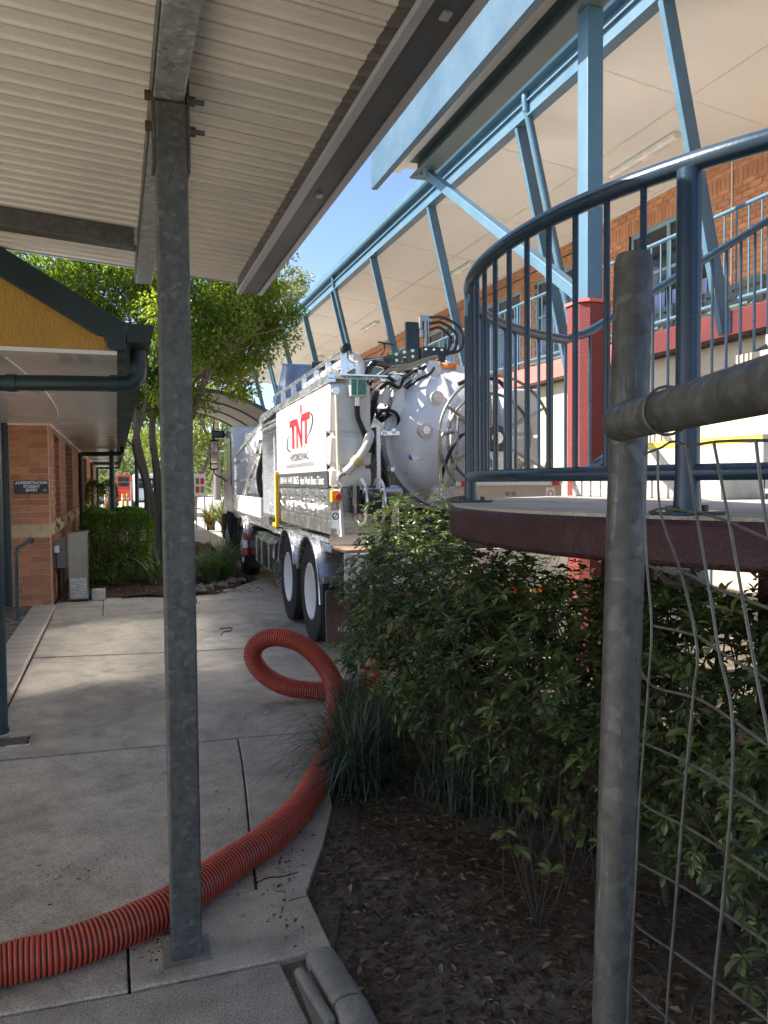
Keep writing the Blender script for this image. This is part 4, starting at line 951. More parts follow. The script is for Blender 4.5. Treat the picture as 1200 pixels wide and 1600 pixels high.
# grey swoosh round the letters
sw_ = MB()
def swoosh(a0, a1):
    V = []; n = 24
    for i in range(n + 1):
        a = a0 + (a1 - a0) * i / n; wd = .035 * math.sin(math.pi * i / n) + .002
        for q in (-1, 1):
            V.append((-.0125, 1.12 - (.78 + q * wd) * math.cos(a), 2.22 + (.17 + q * wd * .6) * math.sin(a) + .10 * math.cos(a)))
    sw_.add(V, [(2 * i, 2 * i + 1, 2 * i + 3, 2 * i + 2) for i in range(n)])
swoosh(R(-60), R(50)); T(sw_, 'swoosh', MAT['grey'], pn, smooth=0)
sw_ = MB(); swoosh(R(140), R(235)); T(sw_, 'swoosh', MAT['grey'], pn, smooth=0)
# little red running figure mark above the letters
fg = MB()
for pa, pb in (((1.03, 2.53), (.93, 2.47)), ((.93, 2.53), (1.03, 2.47)), ((1.0, 2.47), (1.03, 2.43)), ((.97, 2.47), (.93, 2.43)), ((.98, 2.57), (.98, 2.50))):
    fg.bar((-.0117, *pa), (-.0117, *pb), .0012, .028, up=(0, 0, 1))
T(fg, 'figure_mark', MAT['red'], pn, smooth=0)
fk = MB()
for pa, pb in (((1.02, 2.42), (1.08, 2.40)), ((.95, 2.43), (.98, 2.39)), ((1.08, 2.40), (1.10, 2.385))): fk.bar((-.0117, *pa), (-.0117, *pb), .0012, .012, up=(0, 0, 1))
T(fk, 'figure_mark', MAT['ink'], pn, smooth=0)
side('HYDROVAC', MAT['ink'], 1.66, 1.905, 1.10, .085, pn, bold=.012)
side('NON DESTRUCTIVE EXCAVATION & POTHOLING', MAT['ink'], 1.92, 1.830, 1.62, .042, pn)
side('0414', MAT['wprint'], 2.42, 1.635, .44, .09, gs); side('141', MAT['wprint'], 1.86, 1.635, .28, .09, gs); side('865', MAT['wprint'], 1.48, 1.635, .32, .09, gs)
side('Hard Work Beats Talent', MAT['wprint'], 1.06, 1.63, 1.22, .085, gs)
# roof edge extrusions, walkway and hand rails
T(MB().box(-.012, .07, -.38, 4.3, 2.62, 2.655).box(.0, .06, -.38, 4.3, 2.657, 2.70).box(.02, .43, -.36, 4.25, 2.655, 2.668), 'roof_rail', MAT['alub'], smooth=0, bevel=.004)
rl = T(MB().tube([(.16, -.43, 2.94), (.16, 3.9, 2.94)], .022, 10).tube([(.28, -.38, 2.80), (.28, 3.6, 2.80)], .02, 10).tube([(.16, 3.9, 2.94), (.16, 4.1, 2.70)], .022, 10).tube([(.16, -.40, 2.94), (.3, .25, 2.70)], .018, 8), 'hand_rail', MAT['alub'])
T(MB().cyl((.16, -.47, 2.945), (.16, -.36, 2.945), .04, 14), 'rail_cap', MAT['black'], rl)
for y in (-.36, .3, .9, 1.6, 2.3, 3.1, 3.8):
    T(MB().box(.13, .19, y, y + .04, 2.67, 2.92).box(.19, .27, y, y + .03, 2.76, 2.84), 'bracket', MAT['alub'], rl, smooth=0, bevel=.003)
for y in (.1, .55, 1.1, 1.9, 2.7): T(MB().box(.10, .24, y, y + .10, 2.67, 2.74).cyl((.15, y + .05, 2.74), (.15, y + .05, 2.79), .02, 8), 'roof_fitting', MAT['steel'], smooth=0, bevel=.004)
T(MB().tube(spline([(.32, -.36, 2.62), (.32, -.36, 2.76), (.30, -.36, 2.84), (.24, -.33, 2.87), (.24, .6, 2.87), (.24, 1.6, 2.86)], 6), .045, 14), 'white_pipe', MAT['poly'])
T(MB().tube(spline([(.40, -.34, 2.70), (.44, -.34, 2.80), (.52, -.30, 2.83), (.9, .2, 2.84), (1.3, .8, 2.90)], 6), .035, 12), 'black_pipe', MAT['blackp'])
T(MB().bar((.42, 3.78, 2.80), (.42, 3.02, 3.30), .55, .03, up=(0, .5, .8)), 'solar_panel', MAT['solar'], smooth=0, bevel=.004)
# junction box with bracket plate, hose and conduit on the tank's rear
T(MB().box(.10, .56, -.50, -.36, 2.672, 2.686), 'bracket_plate', MAT['alub'], smooth=0)
jb = T(MB().box(.19, .36, -.47, -.375, 2.475, 2.66), 'junction_box', MAT['clearbox'], smooth=0, bevel=.012)
T(MB().box(.205, .345, -.4735, -.4705, 2.495, 2.64), 'circuit_board', MAT['pcb'], jb, smooth=0)
T(MB().box(.255, .262, -.476, -.474, 2.495, 2.64), 'cover_seam', MAT['wprint'], jb, smooth=0)
T(MB().cyl((.27, -.42, 2.475), (.27, -.42, 2.38), .026, 12), 'gland', MAT['alub'], jb)
T(MB().tube(spline([(.27, -.42, 2.39), (.275, -.42, 2.28), (.33, -.42, 2.15), (.385, -.41, 2.02), (.40, -.38, 1.95)], 6), .028, 12), 'black_hose', MAT['black'])
T(MB().tube(spline([(.066, -.375, 2.53), (.07, -.39, 2.50), (.078, -.39, 2.1), (.085, -.39, 1.74), (.10, -.40, 1.66)], 6), .017, 10), 'sight_tube', M_('aged_tube', (.66, .60, .46), .35))
T(MB().cyl((.066, -.35, 2.535), (.066, -.41, 2.535), .035, 14), 'tube_fitting', MAT['alub'])
T(MB().tube(spline([(.385, -.35, 2.11), (.385, -.43, 2.10), (.36, -.46, 2.03), (.30, -.46, 1.92), (.22, -.45, 1.82), (.14, -.44, 1.74)], 6), .045, 14), 'fill_hose', M_('pale_hose', (.55, .54, .50), .5, 0, .1, 30))
T(MB().cyl((.385, -.345, 2.11), (.385, -.365, 2.11), .075, 18), 'flange', MAT['poly'])
T(MB().cyl((.27, -.455, 1.875), (.225, -.452, 1.825), .058, 14), 'brass_band', M_('brass', (.55, .40, .16), .4, .6))
T(MB().tube(spline([(.14, -.44, 1.74), (.09, -.43, 1.72), (.07, -.42, 1.66), (.10, -.42, 1.60), (.085, -.41, 1.55)], 5), .022, 8), 'valve', MAT['alub'])
T(MB().tube(spline([(.10, -.40, 1.58), (.105, -.40, 1.4), (.115, -.40, 1.12)], 5), .024, 10), 'clear_tube', M_('clear_tube', (.55, .57, .62), .15))
isw = T(MB().box(.005, .11, -.43, -.357, 1.455, 1.57), 'isolator_switch', MAT['yellow'], smooth=0, bevel=.008)
T(MB().cyl((.065, -.43, 1.51), (.065, -.465, 1.51), .030, 14), 'knob', MAT['red'], isw)
stk = T(MB().box(.015, .10, -.3592, -.3572, 1.20, 1.40), 'warning_label', MAT['wprint'], smooth=0)
T(MB().lathe([(.036, 0), (.024, 0)], (.057, -.360, 1.32), 'y', 24), 'symbol', MAT['ink'], stk, smooth=0)
T(MB().bar((.03, -.3602, 1.295), (.084, -.3602, 1.345), .001, .008, up=(0, 0, 1)), 'symbol', MAT['ink'], stk, smooth=0)
T(MB().box(.015, .10, -.3604, -.3594, 1.375, 1.40), 'red_header', MAT['red'], stk, smooth=0)
lettering('WARNING', MAT['wprint'], stk, (.022, -.3607, 1.380), (1, 0, 0), (0, 0, 1), .07, .014, M=TM)
# small hose reel low on the rear
for xx in (.27, .45):
    T(MB().lathe([(.235, -.008), (.235, .008), (.205, .008), (.205, -.008), (.235, -.008)], (xx, -.52, 1.46), 'x', 32), 'reel_rim', MAT['alub'], smooth=40)
    for a in range(5):
        an = 2 * math.pi * a / 5
        T(MB().bar((xx, -.52, 1.46), (xx, -.52 + .21 * math.cos(an), 1.46 + .21 * math.sin(an)), .012, .03, up=(1, 0, 0)), 'reel_spoke', MAT['alu'], smooth=0)
T(MB().cyl((.27, -.52, 1.46), (.45, -.52, 1.46), .12, 20), 'reel_drum', MAT['black'])
T(MB().box(.20, .235, -.62, -.38, 1.35, 1.62), 'reel_bracket', MAT['black'], smooth=0, bevel=.005)
T(MB().box(.47, .53, -.68, -.38, 1.25, 1.40), 'reel_bracket', MAT['black'], smooth=0, bevel=.005)
# ---- vacuum tank with dished rear door
TX, TZ, TR = 1.45, 2.12, .72
T(MB().lathe([(TR, .12), (TR, 4.0)], (TX, 0, TZ), 'y', 56), 'debris_tank', MAT['white'])
T(MB().lathe([(TR, 4.0), (TR * .85, 4.15), (TR * .4, 4.25), (0, 4.28)], (TX, 0, TZ), 'y', 40), 'tank_front', MAT['white'])
T(MB().lathe([(TR + .01, .12), (TR + .055, .12), (TR + .055, .05), (TR + .01, .045)], (TX, 0, TZ), 'y', 56), 'tank_flange', MAT['alub'])
dm = T(MB().lathe([(TR + .05, .04), (TR + .05, -.01), (TR + .015, -.015), (TR - .01, -.03), (TR * .93, -.10), (TR * .82, -.18), (TR * .66, -.26), (TR * .45, -.325), (TR * .22, -.36), (0.001, -.37)], (TX, 0, TZ), 'y', 56), 'tank_door', MAT['white'], smooth=60)
# stiffening ribs across the door
def domey(r): 
    q = min(1, r / TR); return -.37 + .35 * q ** 2.4
for off, ang in ((-.18, 0), (.22, 0)):
    V = []; n = 20; 
    for i in range(n + 1):
        zz = -.64 + 1.28 * i / n; r = math.hypot(off, zz)
        y0 = domey(r) + .01; y1 = min(y0 - .07, -.16 - .15 * (1 - (zz / .66) ** 2))
        for xx in (off - .012, off + .012):
            V += [(TX + xx, y0, TZ + zz), (TX + xx, y1, TZ + zz)]
    f = []
    for i in range(n):
        a = 4 * i; b = a + 4
        f += [(a, a + 1, b + 1, b), (a + 2, b + 2, b + 3, a + 3), (a + 1, a + 3, b + 3, b + 1)]
    f += [(0, 2, 3, 1), (4 * n, 4 * n + 1, 4 * n + 3, 4 * n + 2)]
    T(MB().add(V, f), 'door_rib', MAT['white'], dm, smooth=30)
for x, z in ((1.02, 2.17), (1.16, 2.50)):
    r = math.hypot(x - TX, z - TZ); yy = domey(r)
    T(MB().cyl((x, yy + .06, z), (x, yy - .05, z), .075, 24), 'sight_port', M_('port_ring', (.62, .60, .52), .4), dm)
    T(MB().cyl((x, yy - .05, z), (x, yy - .075, z), .045, 6), 'port_cap', MAT['alub'], dm)
for a in (R(150), R(178), R(206), R(232), R(258), R(120), R(95), R(285), R(310)):
    cx, cz = TX + (TR + .06) * math.cos(a), TZ + (TR + .06) * math.sin(a)
    T(MB().bar((cx, .14, cz), (cx, -.05, cz), .05, .05).cyl((cx, .0, cz), (cx + .04 * math.cos(a), 0, cz + .04 * math.sin(a)), .018, 8), 'door_clamp', MAT['alub'], dm, smooth=0, bevel=.006)
# hinge arms and ram on top left of the door
T(MB().prism([(.70, 2.36), (.80, 2.62), (.86, 2.62), (.88, 2.40), (1.10, 2.36), (1.02, 2.22), (.86, 2.30)], -.10, -.06, 'xz'), 'door_arm', MAT['white'], dm, smooth=0, bevel=.006)
T(MB().cyl((.62, -.05, 2.30), (.86, .05, 2.47), .045, 14).cyl((.86, .05, 2.47), (1.0, .1, 2.57), .02, 10), 'hydraulic_ram', MAT['blackp'])
T(MB().cyl((.58, -.05, 2.36), (.66, -.05, 2.36), .05, 12), 'ram_pivot', MAT['alub'])
T(MB().box(.60, .90, -.12, -.04, 2.13, 2.17).cyl((.64, -.12, 2.15), (.64, -.04, 2.15), .03, 8).cyl((.74, -.12, 2.17), (.74, -.04, 2.17), .03, 8).cyl((.86, -.13, 2.16), (.86, -.03, 2.16), .035, 8), 'latch_bar', MAT['alub'], smooth=0)
# labels on the door
lb = T(MB().quad((.905, -.152, 1.86), (1.04, -.238, 1.86), (1.04, -.252, 1.97), (.905, -.168, 1.97)), 'safety_label', MAT['wprint'], dm, smooth=0)
lettering('STAND', MAT['ink'], lb, (.955, -.195, 1.905), (.85, -.53, 0), (0, -.12, 1), .075, .022, M=TM, extrude=.012)
lettering('CLEAR', MAT['ink'], lb, (.955, -.193, 1.875), (.85, -.53, 0), (0, -.12, 1), .075, .022, M=TM, extrude=.012)
T(MB().quad((.945, -.192, 1.945), (1.04, -.252, 1.945), (1.04, -.257, 1.972), (.945, -.197, 1.972)), 'red_header', MAT['red'], lb, smooth=0)
T(MB().cyl((.915, -.150, 1.905), (.912, -.185, 1.905), .032, 20), 'blue_symbol', MAT['bluep'], lb)
for k in range(7):
    a = R(214 + k * 7); cx, cz = TX + .665 * math.cos(a), TZ + .665 * math.sin(a)
    T(MB().cyl((cx, -.06, cz), (cx - .008, -.085, cz), .020, 4 if k % 2 else 12), 'red_mark', MAT['red'] if k < 5 else MAT['yellow'], dm)
# pipework between the tanks
for pts, r, mt in (
    ([(.50, -.15, 2.05), (.52, -.2, 1.9), (.58, -.2, 1.7), (.62, -.15, 1.5), (.75, -.1, 1.35)], .022, 'black'),
    ([(.55, -.18, 2.0), (.60, -.22, 1.8), (.64, -.2, 1.6), (.70, -.15, 1.45), (.85, -.1, 1.32)], .022, 'black'),
    ([(.47, -.1, 2.2), (.50, -.18, 2.0), (.55, -.2, 1.75), (.52, -.2, 1.5), (.60, -.1, 1.3)], .016, 'black'),
    ([(.52, .1, 2.5), (.50, 0, 2.62), (.56, -.06, 2.72), (.68, -.06, 2.74), (.78, 0, 2.68), (.82, .05, 2.55)], .022, 'black'),
    ([(.54, .1, 2.42), (.54, 0, 2.56), (.60, -.06, 2.65), (.70, -.05, 2.68), (.80, 0, 2.60), (.83, .05, 2.48)], .014, 'alub'),
    ([(.72, .1, 2.45), (.70, -.02, 2.55), (.74, -.04, 2.66), (.84, 0, 2.74), (.95, .1, 2.78)], .014, 'black'),
    ([(.80, .1, 2.5), (.86, .0, 2.62), (.98, .0, 2.72), (1.05, .1, 2.84)], .013, 'black'),
    ([(.60, -.1, 2.60), (.68, -.14, 2.66), (.80, -.12, 2.62), (.88, -.06, 2.72), (1.0, -.02, 2.80), (1.15, .0, 2.86)], .02, 'blackp'),
    ([(.56, -.1, 2.30), (.62, -.16, 2.38), (.74, -.16, 2.36), (.80, -.1, 2.28), (.78, -.05, 2.16)], .018, 'black'),
    ([(.52, -.12, 2.68), (.70, -.14, 2.80), (.92, -.1, 2.84), (1.12, -.02, 2.92), (1.3, .1, 2.98)], .03, 'steelh'),
    ([(.90, -.05, 2.62), (1.0, -.12, 2.70), (1.12, -.14, 2.76), (1.2, -.08, 2.84)], .016, 'black'),
    ([(1.12, -.45, 1.66), (1.18, -.52, 1.9), (1.3, -.55, 2.1), (1.5, -.55, 2.2)], .018, 'black'),
    ([(1.3, -.5, 2.62), (1.5, -.52, 2.70), (1.75, -.5, 2.66), (1.9, -.45, 2.5)], .022, 'black')):
    T(MB().tube(spline(pts, 6), r, 10), 'hydraulic_hose', MAT[mt])
T(MB().cyl((.66, .0, 2.46), (.70, -.02, 2.62), .06, 16), 'white_elbow', MAT['white'])
T(MB().cyl((.46, .2, 2.2), (.62, .2, 2.62), .10, 18), 'filter_canister', MAT['black'])
gd = T(MB().cyl((.80, -.03, 2.68), (.80, .05, 2.68), .085, 28), 'pressure_gauge', MAT['alub'])
T(MB().cyl((.80, -.034, 2.68), (.80, -.0301, 2.68), .072, 28), 'dial', MAT['wprint'], gd)
T(MB().bar((.80, -.036, 2.68), (.84, -.036, 2.72), .002, .008, up=(0, 1, 0)), 'needle', MAT['ink'], gd, smooth=0)
T(MB().cyl((.80, .02, 2.6), (.80, .02, 2.45), .018, 10), 'gauge_stem', MAT['alub'], gd)
T(MB().box(.50, .54, -.30, .0, 1.2, 2.2), 'tank_frame', MAT['alu'], smooth=0)
T(MB().box(.62, .72, -.35, -.25, 1.0, 1.62).cyl((.56, -.36, 1.55), (.74, -.36, 1.55), .05, 12), 'pivot_bracket', MAT['alu'], smooth=0, bevel=.02)
T(MB().box(.55, 1.9, -.28, .6, 1.05, 1.35), 'rear_frame', MAT['black'], smooth=0)
# manifold clutter on top between tanks
for k in range(16):
    x = .52 + RND.uniform(0, .75); y = RND.uniform(-.05, .5); z = 2.72 + RND.uniform(-.06, .12) + (.1 if x > .9 else 0)
    s_ = RND.uniform(.02, .045)
    mm = MB()
    if k % 2: mm.cyl((x, y - s_, z), (x, y + s_ * 1.5, z), s_, 8)
    else: mm.box(x - s_, x + s_, y - s_, y + s_, z - s_, z + s_ * .8)
    T(mm, 'valve_fitting', MAT[('alub', 'steel', 'blackp', 'alu')[k % 4]], smooth=0, bevel=.004)
T(MB().lathe([(.13, 0), (.13, .12), (.10, .17), (.10, .22), (0, .23)], (1.22, .05, 2.70), 'z', 28), 'tank_port', MAT['white'])
T(MB().lathe([(.105, 0), (.105, .05), (.09, .065), (0, .07)], (1.40, .05, 2.845), 'z', 24), 'beacon', MAT['orange'])
# suction boom, pivot and black control cabinets
bm_ = T(MB().prism([(.62, 2.94), (.62, 3.02), (1.36, 3.22), (1.42, 3.22), (1.42, 3.0), (1.30, 2.96)], .95, 1.2, 'xz'), 'suction_boom', M_('olive_black_steel', (.045, .055, .028), .3, 0, .3, 6, 60), smooth=0, bevel=.008)
T(MB().bar((.50, 1.0, 2.90), (.98, 1.0, 3.0), .2, .2), 'boom_arm', MAT['greenbeam'], smooth=0, bevel=.02)
T(MB().cyl((.2, 1.3, 3.02), (1.05, .95, 3.06), .055, 14), 'boom_pipe', MAT['blackp'])
for x, z in ((1.02, 3.05), (1.12, 3.07), (1.12, 3.14), (1.22, 3.10), (1.22, 3.17), (1.32, 3.12), (1.32, 3.19)): T(MB().cyl((x, .95, z), (x, .92, z), .018, 8), 'bolt', MAT['alub'], bm_)
T(MB().tube(spline([(.92, .92, 3.12), (.96, .9, 3.18), (.96, .9, 3.25), (.90, .92, 3.27), (1.1, .95, 3.25)], 5), .012, 8), 'cable', MAT['black'], bm_)
cbx = T(MB().box(1.42, 1.71, .86, 1.2, 2.965, 3.235), 'control_block', MAT['blackp'], smooth=0, bevel=.01)
for x in (1.46, 1.56, 1.66):
    for z in (3.0, 3.2): T(MB().cyl((x, .86, z), (x, .845, z), .014, 8), 'bolt', MAT['wprint'], cbx)
T(MB().box(1.26, 1.44, 1.0, 1.05, 3.19, 3.545), 'black_plate', MAT['blackp'], smooth=0, bevel=.015)
T(MB().cyl((1.51, 1.0, 3.235), (1.51, 1.0, 3.62), .028, 12).cyl((1.45, 1.0, 3.46), (1.45, 1.0, 3.60), .03, 12).cyl((1.55, 1.0, 3.40), (1.55, 1.0, 3.58), .022, 10).box(1.44, 1.58, .97, 1.03, 3.55, 3.62).cyl((1.46, 1, 3.36), (1.46, 1.0, 3.45), .036, 10), 'boom_valve', MAT['steelh'], smooth=40)
for q, (dx, dz) in enumerate(((.38, .30), (.30, .24), (.22, .12))):
    T(MB().tube(spline([(1.55, .98, 3.60 - q * .075), (1.60 + dx * .3, .95, 3.60 - q * .06), (1.60 + dx * .8, .93, 3.50 - q * .05), (1.58 + dx, .92, 3.35), (1.56 + dx * .95, .92, 3.22), (1.62 + dx * .4, .93, 3.17), (1.70, .95, 3.16)], 6), .018, 8), 'hydraulic_hose', MAT['black'])
# hose reel hoops at the rear
hx, hy, hz = 1.66, -.62, 2.08
ro = T(MB().tube([(hx + .62 * math.cos(a), hy, hz + .62 * math.sin(a)) for a in np.linspace(0, 2 * math.pi, 64, endpoint=False)], .0155, 10, closed=True), 'reel_hoop', MAT['steelh'])
ri = T(MB().tube([(hx + .03 + .47 * math.cos(a), hy + .22, hz + .47 * math.sin(a)) for a in np.linspace(0, 2 * math.pi, 64, endpoint=False)], .0165, 10, closed=True), 'reel_hoop', MAT['steelh'])
for k in range(6):
    a = math.pi / 6 + k * math.pi / 3
    s1 = T(MB().bar((hx + .1 * math.cos(a), hy + .1, hz + .1 * math.sin(a)), (hx + .61 * math.cos(a), hy, hz + .61 * math.sin(a)), .006, .03, up=(0, 0, 1) if abs(math.sin(a)) < .9 else (1, 0, 0)), 'reel_arm', MAT['steelh'], ro, smooth=0)
    T(MB().bar((hx + .1 * math.cos(a), hy + .12, hz + .1 * math.sin(a)), (hx + .03 + .46 * math.cos(a), hy + .22, hz + .46 * math.sin(a)), .006, .03, up=(0, 0, 1) if abs(math.sin(a)) < .9 else (1, 0, 0)), 'reel_arm', MAT['steelh'], ri, smooth=0)
T(MB().cyl((hx, hy, hz), (hx, hy + .3, hz), .13, 24), 'reel_hub', M_('dark_hub', (.07, .065, .06), .5))
T(MB().cyl((hx, hy - .03, hz), (hx, hy, hz), .06, 18), 'reel_cap', MAT['alub'])
T(MB().box(hx - .05, hx + .2, hy + .0, hy + .2, 1.72, 1.95).box(hx + .02, hx + .14, hy + .05, hy + .15, 1.55, 1.72), 'reel_motor', MAT['alu'], smooth=0, bevel=.01)
T(MB().tube(spline([(1.27, -.56, 2.3), (1.25, -.58, 2.0), (1.21, -.60, 1.75), (1.17, -.60, 1.6)], 6), .012, 8), 'twisted_rope', M_('black_white_rope', (.22, .22, .22), .8, 0, .9, 35, 90))
T(MB().tube([(1.10, -.5, 1.62), (1.10, -.5, 2.05), (1.13, -.5, 2.12), (1.25, -.5, 2.15)], .02, 10), 'reel_stand', MAT['steelh'])
# rear beam, marker plates and light bar
T(MB().prism([(.92, 1.44), (.98, 1.61), (1.55, 1.60), (1.55, 1.52), (1.2, 1.50)], -.66, -.58, 'xz'), 'rear_beam', MAT['galv_lt'], smooth=0, bevel=.006)
for x in (1.0, 1.04):
    for z in (1.49, 1.53, 1.57): T(MB().cyl((x, -.66, z), (x, -.675, z), .012, 6), 'bolt', MAT['alub'])
T(MB().box(1.32, 1.39, -.675, -.661, 1.53, 1.58), 'side_marker', MAT['orange'], smooth=0)
lbx = T(MB().box(1.20, 2.36, -.70, -.66, 1.605, 1.645), 'light_bar', MAT['white'], smooth=0)
for x in (1.24, 2.24): T(MB().box(x, x + .08, -.712, -.7005, 1.60, 1.65), 'tail_lamp', MAT['red'], lbx, smooth=0)
T(MB().box(1.40, 2.36, -.68, -.64, 1.40, 1.604), 'rear_cover', MAT['beige'], smooth=0)
lettering('40 40', MAT['ink'], tk, (1.72, -.6805, 1.50), (1, 0, 0), (0, 0, 1), .12, .04, M=TM)
lb2 = T(MB().box(2.18, 2.28, -.685, -.6805, 1.46, 1.58), 'warning_label', MAT['wprint'], smooth=0)
T(MB().lathe([(.035, 0), (.025, 0)], (2.23, -.6865, 1.515), 'y', 20), 'symbol', MAT['red'], lb2, smooth=0)
mk = T(MB().box(1.52, 1.92, -.30, -.28, 1.66, 1.96), 'marker_plate', MAT['yellow'], smooth=0)
for k in range(2): T(MB().prism([(1.54 + k * .2, 1.66), (1.64 + k * .2, 1.66), (1.74 + k * .2 - .02, 1.96), (1.64 + k * .2 - .02, 1.96)], -.303, -.3005, 'xz'), 'stripe', MAT['red'], mk, smooth=0)
T(MB().box(.0, 2.3, -.92, -.89, .64, 1.0), 'rear_panel', MAT['panel'], smooth=0, bevel=.004)
for k in range(6): T(MB().box(.10 + k * .37, .42 + k * .37, -.935, -.9205, .52, .62), 'reflector', MAT['redb'] if k % 2 == 0 else MAT['orange'], smooth=0)
T(MB().box(.0, 2.3, -.92, -.84, .50, .639), 'under_run_bar', MAT['alu'], smooth=0)
T(MB().box(.55, 1.75, -.86, 2.0, .96, 1.05), 'sub_frame', MAT['black'], smooth=0)
# ---- locker with open shutter in front of the panel
lk = T(MB().box(.0, .6, 2.745, 2.79, 1.16, 2.60).box(.0, .6, 4.10, 4.145, 1.16, 2.52).box(.0, .6, 2.79, 4.10, 1.16, 1.20).box(.56, .6, 2.79, 4.10, 1.20, 2.50).box(.0, .6, 2.745, 4.145, 2.50, 2.535), 'locker', MAT['alub'], smooth=0, bevel=.004)
T(MB().prism([(2.745, 2.605), (4.145, 2.54), (4.30, 2.62), (2.745, 2.70)], -.03, .6, 'yz'), 'locker_hood', MAT['alu'], lk, smooth=0)
T(MB().cyl((.05, 2.80, 2.44), (.05, 4.09, 2.44), .055, 14), 'shutter_roll', MAT['alu'], lk)
for k in range(14): T(MB().box(.42, .44, 2.80, 4.09, 1.22 + k * .085, 1.295 + k * .085), 'shutter_slat', M_('pale_blue_slat', (.42, .47, .55), .4) if k == 0 else bpy.data.materials['pale_blue_slat'], lk, smooth=0)
T(MB().box(.10, .16, 3.1, 3.16, 1.2, 2.4).box(.10, .14, 3.6, 3.66, 1.2, 2.4), 'locker_pole', MAT['white'], lk, smooth=0)
T(MB().box(.05, .2, 2.95, 3.05, 1.35, 1.6).box(.04, .05, 2.96, 3.04, 1.45, 1.5), 'pump_control', MAT['white'], lk, smooth=0, bevel=.005)
T(MB().box(-.01, .05, 3.5, 4.1, 1.02, 1.16), 'locker_step', MAT['alu'], smooth=0)
T(MB().box(-.06, -.012, 2.55, 2.62, 1.10, 1.80).box(-.06, -.012, 2.55, 2.85, 1.06, 1.11), 'yellow_stand', MAT['yellow'], smooth=0, bevel=.005)
# ---- flat bed with frame and white tank
T(MB().box(.0, 2.3, 4.2, 8.3, 1.05, 1.10), 'flat_bed', MAT['alu'], smooth=0)
T(MB().box(-.02, .02, 4.25, 5.5, 1.10, 1.42).box(-.02, .02, 5.52, 6.9, 1.10, 1.42).box(-.02, .02, 6.92, 8.2, 1.10, 1.42), 'drop_side', MAT['white'], smooth=0, bevel=.01)
wt = T(MB().lathe([(.0, 0), (.48, 0), (.52, .04), (.52, 1.18), (.40, 1.26), (0, 1.28)], (.66, 7.4, 1.42), 'z', 32), 'white_vessel', MAT['white'])
T(MB().lathe([(.0, 0), (.44, 0), (.47, .04), (.47, 1.10), (.36, 1.18), (0, 1.2)], (.66, 6.1, 1.42), 'z', 32), 'white_vessel', MAT['white'])
T(MB().box(.1, 2.2, 4.4, 5.5, 1.42, 2.30), 'equipment_box', MAT['poly'], smooth=0, bevel=.05)
frm = T(MB().bar((.02, 8.1, 1.42), (.02, 8.1, 2.20), .05, .05, up=(1, 0, 0)).bar((.02, 8.1, 2.18), (.02, 4.3, 2.56), .05, .05).bar((.02, 8.05, 2.05), (.02, 4.5, 2.10), .04, .04).bar((.02, 8.05, 1.70), (.02, 4.9, 1.72), .04, .04).bar((.02, 6.5, 1.44), (.02, 4.4, 2.30), .06, .06).bar((.02, 6.9, 1.44), (.02, 4.8, 2.1), .03, .03), 'rack_frame', MAT['alub'], smooth=0)
T(MB().tube(spline([(.1, 4.3, 2.4), (.05, 4.35, 2.1), (.0, 4.5, 1.8), (.05, 4.7, 1.5), (.1, 4.9, 1.42)], 6), .05, 12), 'black_hose', MAT['black'])
# ---- cab
cabp = [(8.45, 1.0), (8.45, 2.70), (8.55, 2.84), (9.9, 2.86), (10.15, 2.72), (10.4, 1.9), (10.45, .95), (10.42, .45), (9.85, .45), (9.75, 1.0)]
cb_ = T(MB().prism(cabp, .0, 2.3, 'yz'), 'cab', MAT['white'], smooth=40, bevel=.05)
T(MB().box(-.004, .06, 9.45, 10.1, 1.85, 2.55), 'side_window', MAT['glass'], cb_, smooth=0)
T(MB().box(-.006, .02, 8.62, 8.75, 1.6, 2.6), 'intake_grille', MAT['black'], cb_, smooth=0)
T(MB().prism([(8.45, .35), (8.5, .98), (9.78, .98), (9.9, .4), (9.65, .42), (9.5, .78), (9.05, 1.05 - .08), (8.65, .8), (8.55, .35)], -.07, .4, 'yz'), 'wheel_arch', MAT['black'], cb_, smooth=0)
T(MB().box(-.05, .35, 9.9, 10.4, .40, .95), 'front_step', MAT['black'], cb_, smooth=0, bevel=.03)
T(MB().box(-.05, .25, 8.40, 8.44, .2, .95), 'mudflap', MAT['black'], smooth=0)
T(MB().box(-.05, .25, 5.58, 5.61, .2, .8), 'mudflap', MAT['black'], smooth=0)
mr = T(MB().box(-.34, -.16, 9.82, 9.92, 1.95, 2.62), 'mirror', MAT['blackp'], smooth=0, bevel=.03)
T(MB().box(-.325, -.175, 9.805, 9.815, 2.10, 2.58), 'mirror_glass', MAT['mirror'], mr, smooth=0)
T(MB().box(-.325, -.175, 9.805, 9.815, 1.98, 2.07), 'mirror_glass', MAT['mirror'], mr, smooth=0)
T(MB().tube(spline([(-.25, 9.87, 2.62), (-.22, 9.87, 2.74), (-.05, 9.85, 2.76), (.02, 9.8, 2.7)], 5), .02, 8).tube(spline([(-.25, 9.87, 1.95), (-.24, 9.87, 1.86), (-.1, 9.85, 1.78), (.0, 9.8, 1.70)], 5), .015, 8), 'mirror_arm', MAT['black'], mr)
T(MB().box(-.30, -.02, 9.75, 9.95, 2.66, 2.82), 'visor_mirror', MAT['blackp'], mr, smooth=0, bevel=.03)

